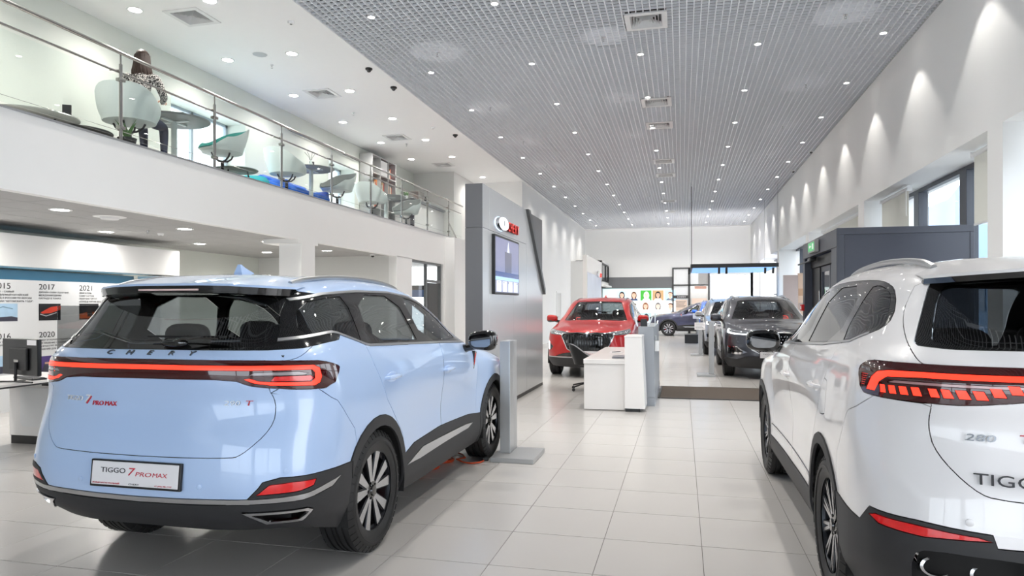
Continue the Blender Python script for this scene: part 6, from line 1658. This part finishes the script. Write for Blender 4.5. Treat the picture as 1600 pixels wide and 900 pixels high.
r = thing('smoke_detector', 'smoke detector in the tiled ceiling under the gallery', 'smoke detector', (-8.29, 9.62, 2.682)); MB().lathe([(.03, -.035), (.045, -.03), (.05, 0)], n=18).build('body', WPLAST, r); MB().lathe([(.012, -.04), (.02, -.036)], n=12).build('sensor', GREYF, r)

# ---------------------------------------------------------------- timeline wall under the gallery
tl = thing('timeline_wall', 'white wall panel with a company timeline in black lettering and photos', 'display wall', (-9.2, 4.0, 0))
TLW = mat('timeline_print_sheet', rgb(226, 227, 228), .45, scale=1.1, vary=.03)
MB().box(-.35, -.02, 0, 6.67, 0, 1.87).build('panel', TLW, tl)
fixn(MB().prism([(0, 2.06), (7.13, 2.06), (7.13, 2.52), (0, 2.52)], -.5, .02, axis=0).build('bulkhead', WHITE, tl)); MB().box(-.5, .02, 6.675, 7.13, 0, 2.039).build('end_pier', WHITE, tl)
MB().box(-.62, -.58, 0, 6.67, 1.4, 2.04).build('niche_back', mat('blue_grey_niche', rgb(120, 150, 164), .6), tl)
LED = mat('blue_led_strip', rgb(150, 215, 255), .4, emit=(.25, .72, 1, 1), estr=2.6, vary=0)
MB().box(-.50, -.46, .05, 6.6, 1.80, 1.82).build('led_strip', LED, tl)
def wt(body, size, y, z, ml=INKK, sx=1.15): text(body, size, ml, tl, 'wall_lettering', .0008, sx, 0, M=frame((-.0185, y - 4.0, z), (0, 1, 0), (0, 0, 1)))
cols_ = {7.53: [('2015', ['CHERY – САМЫЙ', 'УЗНАВАЕМЫЙ КИТАЙСКИЙ', 'БРЕНД В РОССИИ ПО ВЕРСИИ', 'ПРЕМИИ "АВТОМОБИЛЬ ГОДА".'], 1.74), ('2016', ['CHERY TIGGO 7 ЗАВОЕВАЛ', 'ПРЕМИЮ «ЛУЧШИЙ ДИЗАЙН»'], 1.03)],
        8.235: [('2017', ['ДИЗАЙН CHERY ПОЛУЧИЛ', 'МЕЖДУНАРОДНУЮ', 'НАГРАДУ В ТОКИО.'], 1.74), ('2020', ['CHERY И HUAWEI ПОДПИСАЛИ', 'СОГЛАШЕНИЕ О СОВМЕСТНОЙ', 'РАЗРАБОТКЕ ИНТЕЛЛЕКТУАЛЬНЫХ', 'РЕШЕНИЙ ДЛЯ АВТОМОБИЛЕЙ.'], 1.03)],
        8.94: [('2021', ['ДВИГАТЕЛЬ', 'CHERY 2.0 TGDI', 'ПОЛУЧИЛ ТИТУЛ', '«СЕРДЦЕ КИТАЯ 2021»'], 1.74), ('2022', ['CHERY TIGGO'], 1.03)], 9.645: [('2022', ['CHERY'], 1.74)]}
for y, es in cols_.items():
    for yr, ls, z in es:
        wt(yr, .118, y, z)
        for k, l_ in enumerate(ls): wt(l_, .034, y, z - .052 - .045 * k)
def pic(y, z, cols, shapes, nm):
    m = MB(); m.add([(-.0185, y - 4, z), (-.0185, y - 4 + .37, z), (-.0185, y - 4 + .37, z + .25), (-.0185, y - 4, z + .25)], [(0, 1, 2, 3)], 0)
    for mi, pts, d in shapes: m.add([(-.018 + d, y - 4 + a, z + b_) for a, b_ in pts], [tuple(range(len(pts)))], mi)
    o = m.build('wall_photo', cols, tl); fixn(o)
pm = lambda n, r, g, b: mat(n, rgb(r, g, b), .35, vary=.15, scale=9)
bm_ = bmesh
pic(7.53, 1.28, [pm('photo_pale_blue', 176, 206, 230), pm('photo_crowd', 70, 70, 84), pm('photo_line', 110, 140, 160)], [(1, [(0, 0), (.37, 0), (.37, .05), (.28, .07), (.1, .06), (0, .055)], .0004), (2, [(.0, .15), (.15, .2), (.3, .17), (.3, .18), (.15, .212), (0, .16)], .0005)], 'a')
pic(8.235, 1.28, [pm('photo_black', 24, 24, 28), pm('photo_red', 206, 62, 40), pm('photo_silver', 180, 180, 184)], [(1, [(.03, .12), (.2, .2), (.37, .22), (.37, .16), (.2, .11), (.06, .10)], .0004), (2, [(.02, .09), (.12, .06), (.3, .11), (.3, .118), (.12, .072), (.03, .1)], .0005)], 'b')
pic(8.94, 1.28, [pm('photo_black', 24, 24, 28), pm('photo_ember', 170, 84, 40), pm('photo_dark', 46, 40, 40)], [(1, [(0, .02), (.37, .02), (.37, .10), (.2, .13), (0, .09)], .0004), (2, [(.15, .05), (.25, .05), (.25, .2), (.15, .2)], .0005)], 'c')
pic(8.235, .50, [pm('photo_violet', 88, 70, 130), pm('photo_crowd', 50, 50, 62), pm('photo_skin', 200, 160, 140)], [(1, [(.04 + .06 * k, 0) for k in range(6)] + [(.34 - .05 * k, .12 + .02 * (k % 2)) for k in range(6)], .0004), (2, [(.1, .13), (.28, .13), (.28, .16), (.1, .16)], .0005)], 'd')
pic(7.53, .55, [pm('photo_pale_blue', 176, 206, 230), pm('photo_crowd', 70, 70, 84)], [(1, [(.1, 0), (.3, 0), (.25, .1), (.1, .1)], .0004)], 'e')
gs = thing('glass_screen', 'grey tinted glass screen standing before the timeline wall', 'screen', (-8.45, 7.83, 0))
MB().bbox(0, .012, 0, 1.6, .05, 1.50, .002).build('pane', glassmat('grey_tinted_pane', (.58, .59, .59, 1), .04), gs)
for y in (.2, 1.3): MB().bbox(-.06, .07, y, y + .1, 0, .049, .006).build('foot', STEEL, gs)
# desk, monitor
dk = thing('white_desk', 'white desk behind the pale blue car with a dark edged top', 'desk', (-7.15, 4.55, 0))
MB().bbox(0, .86, 0, 1.85, .715, .74, .004).build('desktop', WGLOSS, dk)
MB().bbox(.0, .86, .0, 1.85, .700, .7145, .002).build('dark_edge', CHARC, dk)
MB().bbox(.02, .84, 1.46, 1.49, .09, .699, .003).build('end_panel', WGLOSS, dk); MB().bbox(.86, .95, .30, .55, .05, .76, .004).build('front_pedestal', WGLOSS, dk)
MB().box(.04, .82, 1.465, 1.485, 0, .09).build('plinth', BLACKP, dk)
rr_ = [(.46 + .28 * a, .40 + .21 * b_) for a, b_ in ((-1, -.8), (-.9, -1), (.9, -1), (1, -.8), (1, .8), (.9, 1), (-.9, 1), (-1, .8))]
fixn(MB().prism(rr_, 1.452, 1.459, axis=1).build('inset_panel', mat('pale_inset_panel', rgb(226, 226, 226), .3), dk))
MB().bbox(.5, .58, 1.42, 1.46, .64, .70, .004).build('cable_tray', BLACKP, dk)
mn = thing('monitor', 'black computer monitor seen from behind on the white desk', 'monitor', (-6.34, 5.48, .741), R(-14))
MB().bbox(-.32, .31, -.02, .02, .07, .43, .008).build('panel', BLACKP, mn); MB().bbox(-.16, .16, -.045, -.0205, .12, .34, .012).build('rear_cover', mat('black_matte_cover', rgb(26, 26, 28), .5), mn)
MB().box(.13, .29, -.0225, -.0205, .37, .42).build('white_sticker', PLATEW, mn)
MB().tube([(0, -.06, .012), (0, -.058, .2)], .014, 8).build('stem', BLACKP, mn); m = MB(); m.tube([(-.20, -.12, .008), (0, -.06, .012), (.22, -.02, .008)], .009, 6); m.tube([(-.1, .08, .008), (0, -.06, .012)], .009, 6); m.build('foot', BLACKP, mn)
MB().box(-.06, .02, -.0475, -.0455, .2, .225).build('port_plate', STEEL, mn)
kb = thing('keyboard', 'slim black keyboard behind the monitor foot', 'keyboard', (-6.55, 5.75, .741), R(70))
MB().bbox(-.07, .07, -.22, .22, 0, .018, .004).build('case', BLACKP, kb); m = MB()
for i in range(4):
    for j in range(13): m.box(-.06 + .03 * i, -.035 + .03 * i, -.205 + .0315 * j, -.18 + .0315 * j, .0185, .023)
m.build('keys', CHARC, kb)
